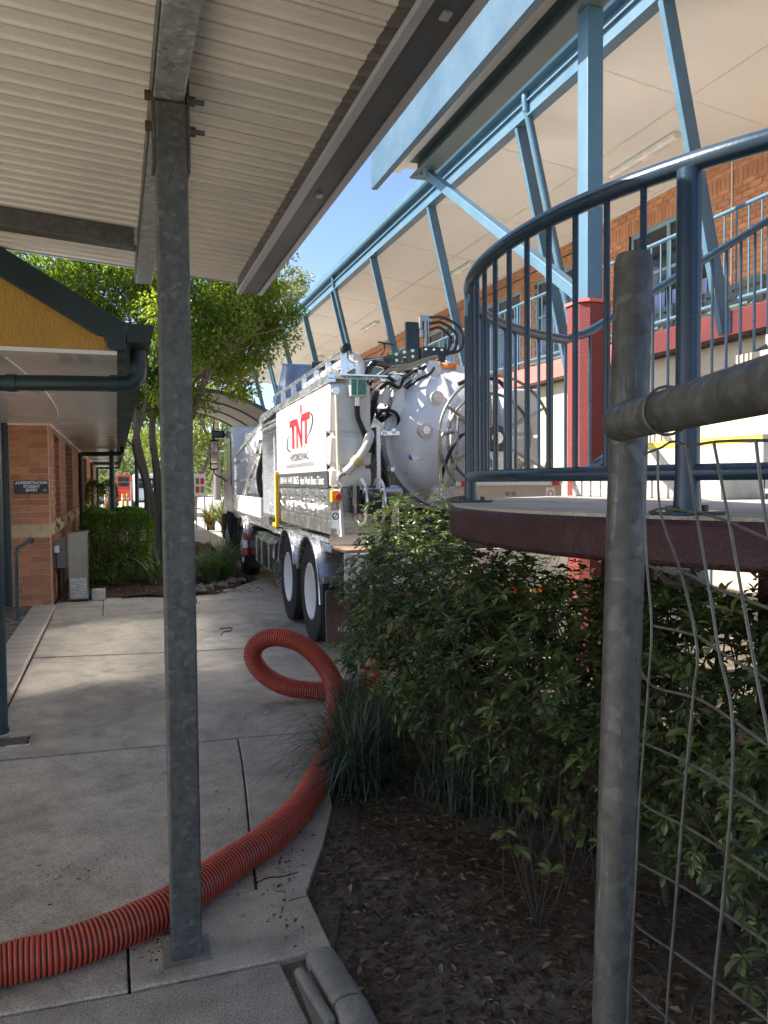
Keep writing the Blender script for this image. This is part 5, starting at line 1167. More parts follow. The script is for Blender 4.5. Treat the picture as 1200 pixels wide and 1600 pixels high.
# striped cone clipped to the truck's side
Mc = TM @ Matrix.Translation((-.12, 5.42, .44)) @ Matrix.Diagonal((.55, .55, .85, 1))
cn_ = thing('traffic_cone', tuple(Mc.translation), 'slim red and white striped cone hanging beside the truck fuel tank', 'cone')
MB().lathe([(.105, 0), (.085, .14)], (0, 0, 0), 'z', 20).build('red_band', MAT['redb'], cn_, basis=Mc)
MB().lathe([(.085, .14), (.066, .29)], (0, 0, 0), 'z', 20).build('white_band', MAT['wprint'], cn_, basis=Mc)
MB().lathe([(.066, .29), (.047, .44)], (0, 0, 0), 'z', 20).build('red_band', MAT['redb'], cn_, basis=Mc)
MB().lathe([(.047, .44), (.035, .53), (.03, .62), (0, .625)], (0, 0, 0), 'z', 20).build('white_band', MAT['wprint'], cn_, basis=Mc)
MB().box(-.12, .12, -.13, .13, -.03, 0).build('base', MAT['black'], cn_, basis=Mc, smooth=0, bevel=.01)

# ================================================================== SUCTION HOSE
hp = [(-6.0, 1.2, .069), (-4.0, 1.7, .069), (-2.6, 2.15, .069), (-1.6, 2.45, .069), (-1.0, 2.62, .069), (-.6, 2.70, .069), (-.396, 2.749, .069), (-.202, 2.775, .069), (.005, 2.853, .069), (.18, 2.955, .069), (.385, 3.150, .069), (.643, 3.385, .069), (.873, 3.73, .069), (1.098, 4.201, .069),
      (1.26, 4.62, .08), (1.375, 4.98, .11), (1.43, 5.20, .20), (1.40, 5.38, .32), (1.27, 5.54, .455), (1.095, 5.65, .50), (.975, 5.74, .44), (.945, 5.77, .325), (1.03, 5.74, .20), (1.18, 5.66, .115), (1.36, 5.60, .08), (1.56, 5.58, .069), (1.75, 5.70, .069), (2.0, 6.05, .08), (2.3, 6.45, .2), (2.6, 6.7, .5)]
S = spline(hp, 40); seg = np.linalg.norm(np.diff(S, axis=0), axis=1); L = np.r_[0, np.cumsum(seg)]
PIT = .0165; NP = int(L[-1] / PIT); sub = 6
s_ = np.linspace(0, NP * PIT, NP * sub + 1); s_ = s_[s_ <= L[-1]]
C_ = np.stack([np.interp(s_, L, S[:, i]) for i in range(3)], 1)
ph = (np.arange(len(s_)) % sub); rad = np.array([.0650, .0680, .0700, .0700, .0680, .0635])[ph]
lf = 1 + .014 * np.sin(s_ * 3.1) + .010 * np.sin(s_ * 11.7 + 1) + np.repeat(NPR.normal(0, .006, NP + 2), sub)[:len(s_)]
C_[:, 2] *= 1 + 0 * C_[:, 2]; C_ += np.stack([.004 * np.sin(s_ * 5.3), .004 * np.cos(s_ * 4.1 + 1), .0015 * np.sin(s_ * 9)], 1)
hm = MB(); hm.tube(C_, rad * lf, 22, True)
nring = len(s_) - 1
mi = np.zeros(len(hm.f), int)
for i in range(nring):
    if ph[i] in (5, 0): mi[i * 22:(i + 1) * 22] = 1
hm.m = list(mi)
hs = hm.build('suction_hose', [MAT['hoseO'], MAT['hoseD']], smooth=70)
tag(hs, 'thick ribbed orange suction hose looping across the concrete', 'hose')
# ================================================================== VEGETATION
def rndmesh(name, V, Fc, rnd, mat):
    me = bpy.data.meshes.new(name); me.from_pydata(V.tolist() if hasattr(V, 'tolist') else V, [], Fc)
    at = me.attributes.new('rnd', 'FLOAT', 'POINT'); at.data.foreach_set('value', np.asarray(rnd, np.float32))
    me.materials.append(mat); me.update(); return me
def unit(a): return a / (np.linalg.norm(a, axis=-1, keepdims=True) + 1e-9)
def leaves(cent, dirs, length, width, curl=.15, rnd=None, fold=.25, shape=0):
    """vectorised leaves: base at cent, growing along dirs; returns verts, faces"""
    n = len(cent); d = unit(dirs); up = np.tile([0, 0, 1.0], (n, 1)); sd = np.cross(d, up); bad = np.linalg.norm(sd, axis=1) < .1
    sd[bad] = [1, 0, 0]; sd = unit(sd); nr = np.cross(sd, d)
    tw = NPR.uniform(-.6, .6, (n, 1)); sd2 = sd * np.cos(tw) + nr * np.sin(tw); nr2 = np.cross(sd2, d)
    L = length[:, None]; W = width[:, None]
    b = cent; m1 = cent + d * L * .42 - nr2 * 0; 
    t1 = cent + d * L - nr2 * L * curl
    if shape == 0:
        l = m1 + sd2 * W + nr2 * W * fold; r = m1 - sd2 * W + nr2 * W * fold
        V = np.stack([b, r, t1, l], 1).reshape(-1, 3); F_ = [(4 * i, 4 * i + 1, 4 * i + 2, 4 * i + 3) for i in range(n)]
        k = 4
    else:
        c2 = cent + d * L * .72 - nr2 * L * curl * .45
        l1 = cent + d * L * .36 + sd2 * W * .8 + nr2 * W * fold; r1 = cent + d * L * .36 - sd2 * W * .8 + nr2 * W * fold
        l2 = c2 + sd2 * W + nr2 * W * fold; r2 = c2 - sd2 * W + nr2 * W * fold; mid = cent + d * L * .55 - nr2 * L * curl * .2
        V = np.stack([b, r1, r2, t1, l2, l1, mid], 1).reshape(-1, 3)
        F_ = []
        for i in range(n):
            o = 7 * i; F_ += [(o, o + 1, o + 6), (o + 1, o + 2, o + 6), (o + 2, o + 3, o + 6), (o + 3, o + 4, o + 6), (o + 4, o + 5, o + 6), (o + 5, o, o + 6)]
        k = 7
    if rnd is None: rnd = NPR.random(n)
    return V, F_, np.repeat(rnd, k)

LM = {}
LM['azalea'] = leafmat('azalea_leaf', [(.036, .056, .020), (.070, .102, .033), (.115, .155, .048), (.22, .25, .08)], .25, .34)
LM['grass'] = leafmat('strap_grass', [(.016, .034, .020), (.034, .062, .034), (.075, .11, .06), (.19, .21, .13)], .2, .38)
LM['tree'] = leafmat('tree_leaf', [(.065, .10, .018), (.13, .19, .030), (.215, .28, .045), (.34, .38, .075)], .5, .42)
LM['treelt'] = leafmat('tree_leaf_light', [(.10, .15, .03), (.17, .23, .045), (.25, .30, .06), (.33, .37, .09)], .42, .5)
LM['euc'] = leafmat('eucalypt_leaf', [(.12, .15, .06), (.18, .21, .09), (.25, .27, .12), (.33, .33, .17)], .35, .5)
LM['hedge'] = leafmat('hedge_leaf', [(.055, .11, .018), (.10, .18, .028), (.16, .26, .04), (.25, .35, .06)], .3, .38)
LM['strap'] = leafmat('strap_leaf', [(.05, .09, .03), (.10, .16, .05), (.20, .27, .09), (.36, .13, .06)], .3, .4)
LM['litter'] = leafmat('leaf_litter', [(.040, .026, .017), (.10, .066, .042), (.17, .12, .078), (.32, .25, .17)], .05, .8)

def branches(mbd, base, tips, r0, r1, bend=.15, n=5, seg=6):
    for t_ in tips:
        b = np.array(base); t_ = np.array(t_); m = (b + t_) / 2 + NPR.normal(0, bend, 3) * np.linalg.norm(t_ - b) * .5
        m[2] = max(m[2], min(b[2], t_[2]))
        P = spline([b, m, t_], n); mbd.tube(P, np.linspace(r0, r1, len(P)), seg)

def azalea(name, c, rad, nros, label, leaf=.055, zmax=None, shell=.55, seed=0, lean=0):
    c = np.array(c); rad = np.array(rad)
    sh = thing(name, (c[0], c[1], 0.0), label, 'shrub', 'azalea shrubs in the garden bed')
    u = unit(NPR.normal(size=(nros * 3, 3))); rr = NPR.uniform(shell ** 3, 1, nros * 3) ** (1 / 3)
    wob = 1 + .16 * np.sin(u[:, 0] * 5 + seed) * np.cos(u[:, 1] * 4 + seed * 2) + .12 * np.sin(u[:, 2] * 7 + seed)
    P = c + u * rr[:, None] * rad * wob[:, None]
    ok = (P[:, 2] > .22) & (NPR.random(len(P)) < np.clip((P[:, 2] - .1) / (c[2] * .9), .12, 1))
    dist = np.hypot(P[:, 0] - CX, P[:, 1] - CY)
    ok &= ~((dist < SR + .05) & (P[:, 2] > 1.31)); ok &= ~((P[:, 2] > 1.2) & (dist < SR - .35) & (NPR.random(len(P)) < .7))
    P = P[ok][:nros]; u = u[ok][:nros]; n = len(P)
    m = MB(); k = 7
    bases = [(c[0] + RND.uniform(-.25, .25) * rad[0], c[1] + RND.uniform(-.25, .25) * rad[1], -.03) for _ in range(k)]
    idx = NPR.choice(n, min(n, 75), replace=False)
    hubs = []
    for b in bases:
        hub = np.array([b[0] + RND.uniform(-.4, .4) * rad[0], b[1] + RND.uniform(-.4, .4) * rad[1], c[2] * RND.uniform(.45, .9)]); hubs.append(hub)
        branches(m, b, [hub], .014, .008, .2, 6, 7)
    for i in idx:
        h = min(hubs, key=lambda q: np.linalg.norm(q - P[i])); branches(m, h, [P[i]], .006, .0022, .25, 4, 5)
    m.build('branches', MAT['twig'], sh, smooth=60)
    per = 7
    ctr = np.repeat(P, per, 0); az = np.tile(np.arange(per) * 2 * np.pi / per, n) + np.repeat(NPR.uniform(0, 6.3, n), per) + NPR.normal(0, .25, n * per)
    ax = unit(u * .5 + np.array([0, 0, .75]) + NPR.normal(0, .35, (n, 3))); A = np.repeat(ax, per, 0)
    e1 = unit(np.cross(A, np.array([.3, .7, .2]))); e2 = np.cross(A, e1)
    el = NPR.uniform(.05, .85, n * per)[:, None]
    D = (e1 * np.cos(az)[:, None] + e2 * np.sin(az)[:, None]) + A * el
    Ln = leaf * NPR.uniform(.55, 1.2, n * per) * np.repeat(NPR.uniform(.65, 1.3, n), per); col = np.clip(np.repeat(NPR.beta(1.5, 2.2, n), per) + NPR.normal(0, .12, n * per), 0, 1)
    V, Fc, rn = leaves(ctr, D, Ln, Ln * .19, .22, col, .35, 1)
    attach(bpy.data.objects.new('foliage', rndmesh('foliage', V, Fc, rn, LM['azalea'])), sh)
    # single leaves along the twigs
    return sh
azalea('azalea_shrub', (2.07, 5.25, .82), (.58, .72, .70), 1000, 'dense azalea shrub tallest behind the others, hiding the truck rear wheels', seed=1)
azalea('azalea_shrub', (1.80, 4.15, .76), (.62, .74, .58), 1050, 'azalea shrub left of the round landing above the strappy grass', seed=2.3)
azalea('azalea_shrub', (1.90, 3.10, .78), (.70, .76, .58), 1050, 'azalea shrub under the front of the round landing', seed=3.9)
azalea('azalea_shrub', (2.15, 2.30, .74), (.80, .66, .60), 1050, 'azalea shrub just left of and behind the galvanised gate post', seed=5.2)
azalea('azalea_shrub', (2.05, 1.42, .70), (.66, .60, .60), 800, 'azalea shrub seen through the wire mesh of the gate', seed=6.6)
azalea('azalea_shrub', (3.1, 4.7, .62), (.8, .6, .62), 420, 'azalea shrub furthest right behind the landing piers', seed=7.7, shell=.4)
# young plants low in front
def sprig(x, y, h, n, label):
    s_ = thing('young_plant', (x, y, 0), label, 'plant', 'young plants in the garden bed')
    m = MB(); pts = []
    for k in range(n):
        a = RND.uniform(0, 6.28); t_ = (x + math.cos(a) * h * .35, y + math.sin(a) * h * .35, h * RND.uniform(.55, 1)); pts.append(t_)
        branches(m, (x, y, -.04), [t_], .004, .0018, .15, 4, 5)
    m.build('stem', MAT['twig'], s_, smooth=60)
    P = np.array(pts); per = 8; ctr = np.repeat(P, per, 0); az = NPR.uniform(0, 6.3, len(ctr))
    D = np.stack([np.cos(az), np.sin(az), NPR.uniform(-.1, .7, len(ctr))], 1); Ln = NPR.uniform(.04, .075, len(ctr))
    V, Fc, rn = leaves(ctr, D, Ln, Ln * .2, .25, NPR.uniform(.75, 1, len(ctr)), .35, 1)
    attach(bpy.data.objects.new('foliage', rndmesh('foliage', V, Fc, rn, LM['azalea'])), s_)
sprig(1.45, 2.45, .48, 6, 'bright green young sprig close to the gate post at knee height')

# strappy grass beside the hose
def blades(roots, length, width, col, spread=.5, droop=1.0, k=6):
    n = len(roots); az = NPR.uniform(0, 6.3, n); out = np.stack([np.cos(az), np.sin(az), np.zeros(n)], 1)
    tt = np.linspace(0, 1, k); L = length[:, None]; sp = NPR.uniform(.15, 1, n)[:, None] * spread
    hor = sp * (tt ** 1.6)[None] * L; ver = L * (tt[None] - droop * sp * .9 * tt[None] ** 2.6)
    C = roots[:, None, :] + out[:, None, :] * hor[..., None]; C[..., 2] += np.maximum(ver, .01)
    side = np.stack([-np.sin(az), np.cos(az), np.zeros(n)], 1)[:, None, :]
    wd = (width[:, None] * (1 - tt[None] ** 2 * .92))[..., None]
    V = np.stack([C - side * wd, C + side * wd], 2).reshape(-1, 3)
    Fc = []
    for i in range(n):
        o = i * k * 2
        Fc += [(o + 2 * j, o + 2 * j + 1, o + 2 * j + 3, o + 2 * j + 2) for j in range(k - 1)]
    return V, Fc, np.repeat(col, k * 2)
def clump(name, cat, label, cents, per, h, wd, matk, spread=.55, lo=0, hi=1, group=None):
    roots = []
    for c in cents: roots.append(np.array(c)[None] + np.c_[NPR.normal(0, .045, (per, 2)), np.zeros(per)])
    roots = np.concatenate(roots); n = len(roots)
    V, Fc, rn = blades(roots, NPR.uniform(.55, 1.1, n) * h, NPR.uniform(.6, 1.2, n) * wd, NPR.uniform(lo, hi, n) ** 1.6, spread)
    o = attach(bpy.data.objects.new(name, rndmesh(name, V, Fc, rn, LM[matk]))); return tag(o, label, cat, group)
clump('strappy_grass', 'grass plant', 'clump of dark strappy grass leaning over the orange hose', [(1.20, 4.02, -.03), (1.24, 4.2, -.03), (1.32, 4.5, -.03), (1.22, 3.86, -.03), (1.42, 4.75, -.03), (1.42, 4.35, -.03), (1.55, 5.0, -.03), (1.18, 3.95, -.03), (1.35, 4.05, -.03), (1.30, 4.3, -.03)], 170, .66, .0034, 'grass', 1.15)
clump('strappy_grass', 'grass plant', 'clump of upright dark grass at the middle of the garden bed', [(1.62, 3.45, -.03), (1.72, 3.6, -.03), (1.55, 3.65, -.03), (1.78, 3.35, -.03)], 80, .58, .004, 'grass', .7)
clump('strappy_grass', 'grass plant', 'thin clump of grass near the landing pier', [(2.3, 3.0, -.02), (2.5, 2.6, -.02)], 60, .5, .005, 'grass', .6)

# leaf litter, twigs and stones on the soil
def litter(name, n, fn, zf, size, label, matk='litter'):
    P = np.array([fn() for _ in range(n)]); z = np.array([zf(x, y) for x, y in P]); C = np.c_[P, z + NPR.uniform(.002, .016, n)]
    az = NPR.uniform(0, 6.3, n); D = np.stack([np.cos(az), np.sin(az), NPR.normal(0, .18, n)], 1); L = NPR.uniform(.5, 1.3, n) * size
    V, Fc, rn = leaves(C, D, L, L * NPR.uniform(.10, .28, n), .1, NPR.beta(1.1, 2.2, n), .2, 0)
    o = attach(bpy.data.objects.new(name, rndmesh(name, V, Fc, rn, LM[matk]))); return tag(o, label, kind='stuff')
def inbed():
    while True:
        y = RND.uniform(.6, 5.9); x = bedx(y) + .02 + abs(RND.gauss(0, .9)) + .0
        d = x - bedx(y)
        if d < .45 and 2.0 < y < 3.6 and RND.random() < .6 - d: continue
        if x < 4: return x, y
litter('leaf_litter', 17000, inbed, bedz, .042, 'brown fallen leaves and bark covering the garden bed')
litter('mulch_chips', 2600, lambda: (RND.uniform(-.8, 2.1), RND.uniform(11.6, 15)), lambda x, y: bed2z(x, y) if y > 11.45 + abs(x - .95) * .35 else 0, .05, 'red brown bark chips around the hedge foot')
litter('path_litter', 260, lambda: (lambda y: (bedx(y) - .03 - abs(RND.gauss(0, .09)), y))(RND.uniform(2.6, 5.2)), lambda x, y: .004, .022, 'scattered leaf bits spilling from the bed onto the concrete')
tw = MB()
for k in range(170):
    x, y = inbed(); a = RND.uniform(0, 6.3); l = RND.uniform(.05, .28); z = bedz(x, y) + .012
    tw.tube(spline([(x, y, z), (x + l * .5 * math.cos(a) + RND.uniform(-.02, .02), y + l * .5 * math.sin(a), z + RND.uniform(0, .03)), (x + l * math.cos(a), y + l * math.sin(a), z + .004)], 4), RND.uniform(.0012, .0035), 5)
for k in range(150):
    x, y = 1.6 + RND.uniform(-.25, .9), RND.uniform(2.4, 4.9); h = RND.uniform(.25, .6)
    tw.tube(spline([(x, y, -.03), (x + RND.uniform(-.1, .1), y + RND.uniform(-.1, .1), h * .5), (x + RND.uniform(-.25, .2), y + RND.uniform(-.2, .2), h)], 4), RND.uniform(.0012, .003), 5)
tag(tw.build('fallen_twigs', MAT['twig'], smooth=60), 'thin brown twigs and bare stems scattered through the bed', kind='stuff')
pb = MB()
for k in range(170):
    x, y = inbed() if k % 3 else (RND.uniform(.6, 1.0), RND.uniform(2.0, 3.6)); 
    if x < bedx(y): continue
    r = RND.uniform(.003, .008); pb.lathe([(0.0005, -r * .7), (r, -r * .2), (r * .8, r * .4), (0.0005, r * .6)], (x, y, bedz(x, y) + r * .4), 'z', 6)
tag(pb.build('pebbles', MAT['rock'], smooth=60), 'small pebbles and clods on the soil', kind='stuff')
# dirt crumbs and leaf bits on the concrete
cr_ = MB()
for k in range(420):
    q = RND.random()
    if q < .35: x, y = RND.gauss(.12, .06), RND.gauss(2.78, .06)
    elif q < .6: x, y = RND.gauss(-.25, .12), RND.gauss(3.5, .15)
    else: x, y = RND.uniform(-.7, 1.2), RND.uniform(2.3, 6.5)
    if x > bedx(y) - .06: continue
    r = RND.uniform(.0012, .0032) * (2.0 if RND.random() < .12 else 1); e0 = len(cr_.v); cr_.lathe([(0.0005, 0), (r, r * .15), (r * .7, r * .5), (0.0005, r * .6)], (0, 0, .0065), 'z', 5); sx_, sy_ = RND.uniform(.6, 1.9), RND.uniform(.5, 1.2); cr_.v[e0:] = [(a * sx_ + x, b_ * sy_ + y, c_) for a, b_, c_ in cr_.v[e0:]]
tag(cr_.build('dirt_crumbs', M_('crumbs', (.05, .04, .032), .95), smooth=60), 'dark crumbs of dirt dropped on the concrete', kind='stuff')
for k, (x, y, rz) in enumerate(((.80, 5.36, .3), (.98, 5.42, .1))):
    dk = MB().lathe([(.0005, .014), (.018, .012), (.026, .004), (.024, 0)], (x, y, .001), 'z', 14).build('metal_disc', MAT['galv_lt'], smooth=50)
    tag(dk, ('small pale metal disc on the concrete joint, left one of two', 'small pale metal disc on the concrete joint, nearer the hose')[k], 'disc')
bt = MB().tube(spline([(1.03, 8.35, .012), (1.08, 8.5, .02), (1.16, 8.55, .015), (1.18, 8.68, .025), (1.06, 8.72, .015)], 6), .006, 6).build('black_strap', MAT['black']); tag(bt, 'short curled black strap lying on the concrete near the tyres', 'strap')
wd = attach(bpy.data.objects.new('fallen_leaves', None), None, Matrix.Translation((.85, 10.6, 0))); 
bpy.data.objects.remove(wd)
clump('small_weed', 'weed', 'little green weed growing from the concrete before the rockery', [(.93, 10.75, .0)], 40, .12, .006, 'strap', .9, 0, .6)

# ------------------------------------------------------------------ hedge, rockery plants
def hedge(name, x0, x1, y0, y1, z1, n, label, leaf=.03, mat='hedge'):
    h = thing(name, ((x0 + x1) / 2, (y0 + y1) / 2, 0), label, 'hedge')
    m = MB()
    for k in range(26):
        bx, by = RND.uniform(x0 + .1, x1 - .1), RND.uniform(y0 + .1, y1 - .1); branches(m, (bx, by, 0), [(bx + RND.uniform(-.2, .2), by + RND.uniform(-.2, .2), z1 * RND.uniform(.6, .95))], .012, .003, .15, 4, 5)
    m.build('stems', MAT['twig'], h, smooth=60)
    c = np.array([(x0 + x1) / 2, (y0 + y1) / 2, z1 * .55]); s_ = np.array([(x1 - x0) / 2, (y1 - y0) / 2, z1 * .5])
    u = NPR.uniform(-1, 1, (n, 3)); ax_ = NPR.integers(0, 3, n); dep = 1 - NPR.exponential(.10, n).clip(0, .7)
    for k in range(3):
        q = ax_ == k; u[q, k] = np.sign(u[q, k] if k < 2 else np.where(NPR.random(q.sum()) < .85, 1, u[q, k])) * dep[q]
    mag = np.linalg.norm(u, axis=1, keepdims=True); u = u / np.maximum(1, (np.abs(u) ** 6).sum(1, keepdims=True) ** (1 / 6))
    P = c + u * s_ * (1 + .07 * np.sin(u[:, :1] * 6 + u[:, 2:] * 5) + NPR.normal(0, .035, (n, 1)))
    P[:, 2] = np.maximum(P[:, 2], .06)
    D = unit(u + NPR.normal(0, .7, (n, 3)) + np.array([0, 0, .3])); L = NPR.uniform(.6, 1.3, n) * leaf
    cl = np.clip(.42 + .22 * np.sin(P[:, 0] * 9) * np.sin(P[:, 1] * 8 + P[:, 2] * 9) + NPR.normal(0, .2, n), 0, 1)
    V, Fc, rn = leaves(P, D, L, L * .3, .15, cl, .3, 0)
    attach(bpy.data.objects.new('foliage', rndmesh('foliage', V, Fc, rn, LM[mat])), h)
hedge('clipped_hedge', -.50, .53, 13.0, 14.2, 1.12, 16000, 'clipped green hedge beside the steel cabinet', .045)
hedge('clipped_hedge', -.70, .45, 16.6, 18.2, 1.05, 7000, 'darker low hedge further along the brick wall', .05)
hedge('round_bush', -.75, .0, 20.4, 21.5, 1.6, 3500, 'taller bush by the far downpipes', .06)
def strapplant(name, c, n, h, wdt, label, mat='strap', lo=0, hi=.7, spread=.8, cat='plant', group=None):
    roots = np.array(c)[None] + np.c_[NPR.normal(0, .05, (n, 2)), np.zeros(n)]
    V, Fc, rn = blades(roots, NPR.uniform(.6, 1.1, n) * h, NPR.uniform(.7, 1.2, n) * wdt, NPR.uniform(lo, hi, n), spread, .8, 7)
    return tag(attach(bpy.data.objects.new(name, rndmesh(name, V, Fc, rn, LM[mat]))), label, cat, group)
strapplant('flax_plant', (.62, 12.75, .03), 34, .75, .028, 'broad leaved flax at the right end of the hedge', hi=.75)
strapplant('long_grass', (1.42, 12.9, .03), 240, .85, .008, 'arching long grass clump right of the canopy post', 'strap', 0, .6, 1.0)
strapplant('long_grass', (1.75, 13.3, .03), 220, .95, .008, 'arching long grass clump close to the truck front wheels', 'strap', 0, .6, 1.0)
strapplant('long_grass', (1.05, 13.2, .03), 150, .7, .008, 'low grass clump hidden partly by the canopy post', 'strap', 0, .5, 1.0)
rk = []
for k, (x, y, s_) in enumerate(((1.12, 11.75, .11), (1.30, 11.95, .09), (1.55, 12.2, .10), (1.42, 12.35, .07), (1.74, 12.6, .10), (1.92, 12.75, .08), (.95, 11.8, .07), (1.2, 12.15, .08))):
    m = MB(); m.lathe([(.001, -.4 * s_), (s_ * .8, -.3 * s_), (s_, .1 * s_), (s_ * .7, .55 * s_), (.001, .75 * s_)], (0, 0, 0), 'z', 8)
    m.v = [(a * RND.uniform(.75, 1.3), b_ * RND.uniform(.75, 1.3), c_ * RND.uniform(.7, 1.2)) for a, b_, c_ in m.v]
    o = m.build('rock', MAT['rock'], basis=Matrix.Translation((x, y, .04)) @ Matrix.Rotation(k * 1.3, 4, 'Z'), smooth=25)
    tag(o, {6: 'small grey rock at the left end of the row edging the planting bed', 0: 'largest grey rock, just right of the canopy post, edging the planting bed', 7: 'small rock set back behind the largest rock of the planting bed edge', 1: 'grey rock third from the left in the row edging the planting bed', 3: 'small rock set back at the middle of the row edging the planting bed', 2: 'grey rock at the middle of the front row edging the planting bed', 4: 'grey rock second from the truck in the row edging the planting bed', 5: 'grey rock closest to the truck wheels edging the planting bed'}[k], 'rock', 'rocks edging the planting bed')

# ------------------------------------------------------------------ trees
def tree(name, stems, tips_c, tips_r, ntip, nleaf, leaf, mat, label, r0=.11, clus=.38, hubz=None, group=None, barkm='bark', wdr=.3, flat=1.0, seed=0, shell=.25):
    base = stems[0][0]; t = thing(name, base, label, 'tree', group)
    c = np.array(tips_c); rd = np.array(tips_r)
    u = unit(NPR.normal(size=(ntip, 3))); rr = NPR.uniform(shell, 1, ntip) ** (1 / 2.2)
    wob = 1 + .2 * np.sin(u[:, 0] * 4 + seed) + .15 * np.cos(u[:, 1] * 5 + u[:, 2] * 4 + seed)
    TP = c + u * (rr * wob)[:, None] * rd
    m = MB(); ends = []
    for s_ in stems:
        P = spline(s_, 6); m.tube(P, np.linspace(r0, r0 * .35, len(P)) * RND.uniform(.8, 1.1), 9); ends.append(P)
    allp = np.concatenate([P[len(P) // 2:] for P in ends])
    m.build('trunk', MAT[barkm], t, smooth=60)
    br = MB()
    for q in TP:
        i = np.argmin(np.linalg.norm(allp - q, axis=1) + NPR.uniform(0, .8, len(allp))); branches(br, allp[i], [q], r0 * .2, r0 * .04, .22, 5, 5)
    br.build('branches', MAT[barkm], t, smooth=60)
    ci = NPR.integers(0, ntip, nleaf); g = NPR.normal(0, 1, (nleaf, 3)); g = unit(g) * NPR.uniform(0, 1, (nleaf, 1)) ** .5
    P = TP[ci] + g * clus * np.array([1, 1, .62]) * (.7 + .6 * NPR.random(ntip))[ci][:, None]
    D = unit(g + NPR.normal(0, .6, (nleaf, 3)) + np.array([0, 0, -.15])); L = NPR.uniform(.6, 1.3, nleaf) * leaf
    cl = np.clip(NPR.beta(2, 2, ntip)[ci] * .7 + .15 + NPR.normal(0, .14, nleaf), 0, 1)
    V, Fc, rn = leaves(P, D, L, L * wdr, .12, cl, .25, 0)
    attach(bpy.data.objects.new('crown', rndmesh('crown', V, Fc, rn, LM[mat])), t)
    return t
B = (.82, 17.3, 0)
def TS(*pts): return [(.82 + (x - .78) * 1.08, 17.3 + (y - 15.4) * .9, z * 1.1) for x, y, z in pts]
tree('leafy_tree', [TS((.78, 15.4, 0), (.70, 15.4, 1.0), (.45, 15.3, 2.2), (.30, 15.2, 3.2), (-.4, 15.3, 4.6)),
                    TS((.72, 15.35, .0), (.62, 15.3, .8), (.58, 15.2, 1.5), (.38, 15.25, 2.3), (.62, 15.3, 3.2), (.5, 15.0, 4.5)),
                    TS((.85, 15.4, .0), (.95, 15.4, 1.2), (1.0, 15.3, 2.3), (1.4, 15.1, 3.3), (2.2, 14.9, 4.2)),
                    TS((.80, 15.5, .2), (.80, 15.6, 1.6), (.72, 15.6, 2.6), (.9, 15.8, 4.0), (1.0, 16.2, 5.2)),
                    TS((.9, 15.4, .4), (1.2, 15.2, 1.9), (1.5, 14.8, 3.0), (1.9, 14.4, 3.8), (2.5, 14.2, 4.3))],
     (.85, 17.6, 5.65), (3.5, 2.3, 2.35), 270, 95000, .095, 'tree', 'broad leafy tree with pale twisted trunks behind the hedge', .10, .52, seed=1)
tree('leafy_tree', [[(-5.5, 21, 0), (-5.4, 21, 3), (-5, 21, 5)], [(-5.5, 21, 1.5), (-4.6, 20.6, 4), (-3.6, 20.4, 6)]], (-4.2, 20.8, 7.2), (3.6, 2.6, 2.4), 110, 16000, .13, 'treelt', 'sunlit tree rising behind the mustard gable', .16, .65, seed=2)
tree('leafy_tree', [[(3.2, 36, 0), (3.3, 36, 1.6), (2.6, 36, 3.2)], [(3.25, 36, 1.2), (4.2, 36, 3.2)]], (3.0, 36, 4.6), (3.4, 2.5, 2.2), 70, 9000, .16, 'treelt', 'pale green tree beyond the curved walkway roof', .2, .7, seed=3)
tree('leafy_tree', [[(-.4, 44, 0), (-.3, 44, 3), (-.6, 44, 5)]], (-.5, 44, 5.2), (3.6, 3, 2.8), 60, 8000, .2, 'treelt', 'rounded tree far down the driveway behind the twisted trunks', .2, .8, seed=4)
tree('gum_tree', [[(17, 84, 0), (17, 84, 10), (16, 84, 18)], [(17, 84, 8), (18.5, 84, 19)]], (17, 84, 20), (5.0, 4, 5.2), 80, 9000, .42, 'euc', 'tall gum tree top showing above the blue gutter', .35, 1.3, seed=5)
tree('gum_tree', [[(9.5, 78, 0), (9.5, 78, 9), (9.5, 78, 15)]], (9.5, 78, 15.5), (4.0, 4, 4.6), 60, 6000, .4, 'euc', 'lower gum tree behind the end of the verandah block', .35, 1.3, seed=6)
# far tree line
n = 16000; X_ = NPR.uniform(-45, 60, n); hgt = 7.5 + 3 * np.sin(X_ * .21) + 2 * np.sin(X_ * .53 + 1)
P = np.stack([X_, 105 + NPR.uniform(-4, 4, n), NPR.random(n) ** .8 * hgt], 1); L = NPR.uniform(.5, 1.0, n)
V, Fc, rn = leaves(P, unit(NPR.normal(size=(n, 3))), L, L * .4, .1, np.clip(NPR.normal(.45, .25, n), 0, 1), .2, 0)
tag(attach(bpy.data.objects.new('far_trees', rndmesh('far_trees', V, Fc, rn, LM['euc']))), 'far band of bush beyond the street', kind='stuff')
hl = MB().add([(-200, 115, -1), (200, 115, -1), (200, 130, 7), (-200, 130, 7), (200, 220, 10), (-200, 220, 10)], [(0, 1, 2, 3), (3, 2, 4, 5)]).build('hill', MAT['lawn'], smooth=0); tag(hl, 'low green hillside beyond the street', kind='structure')

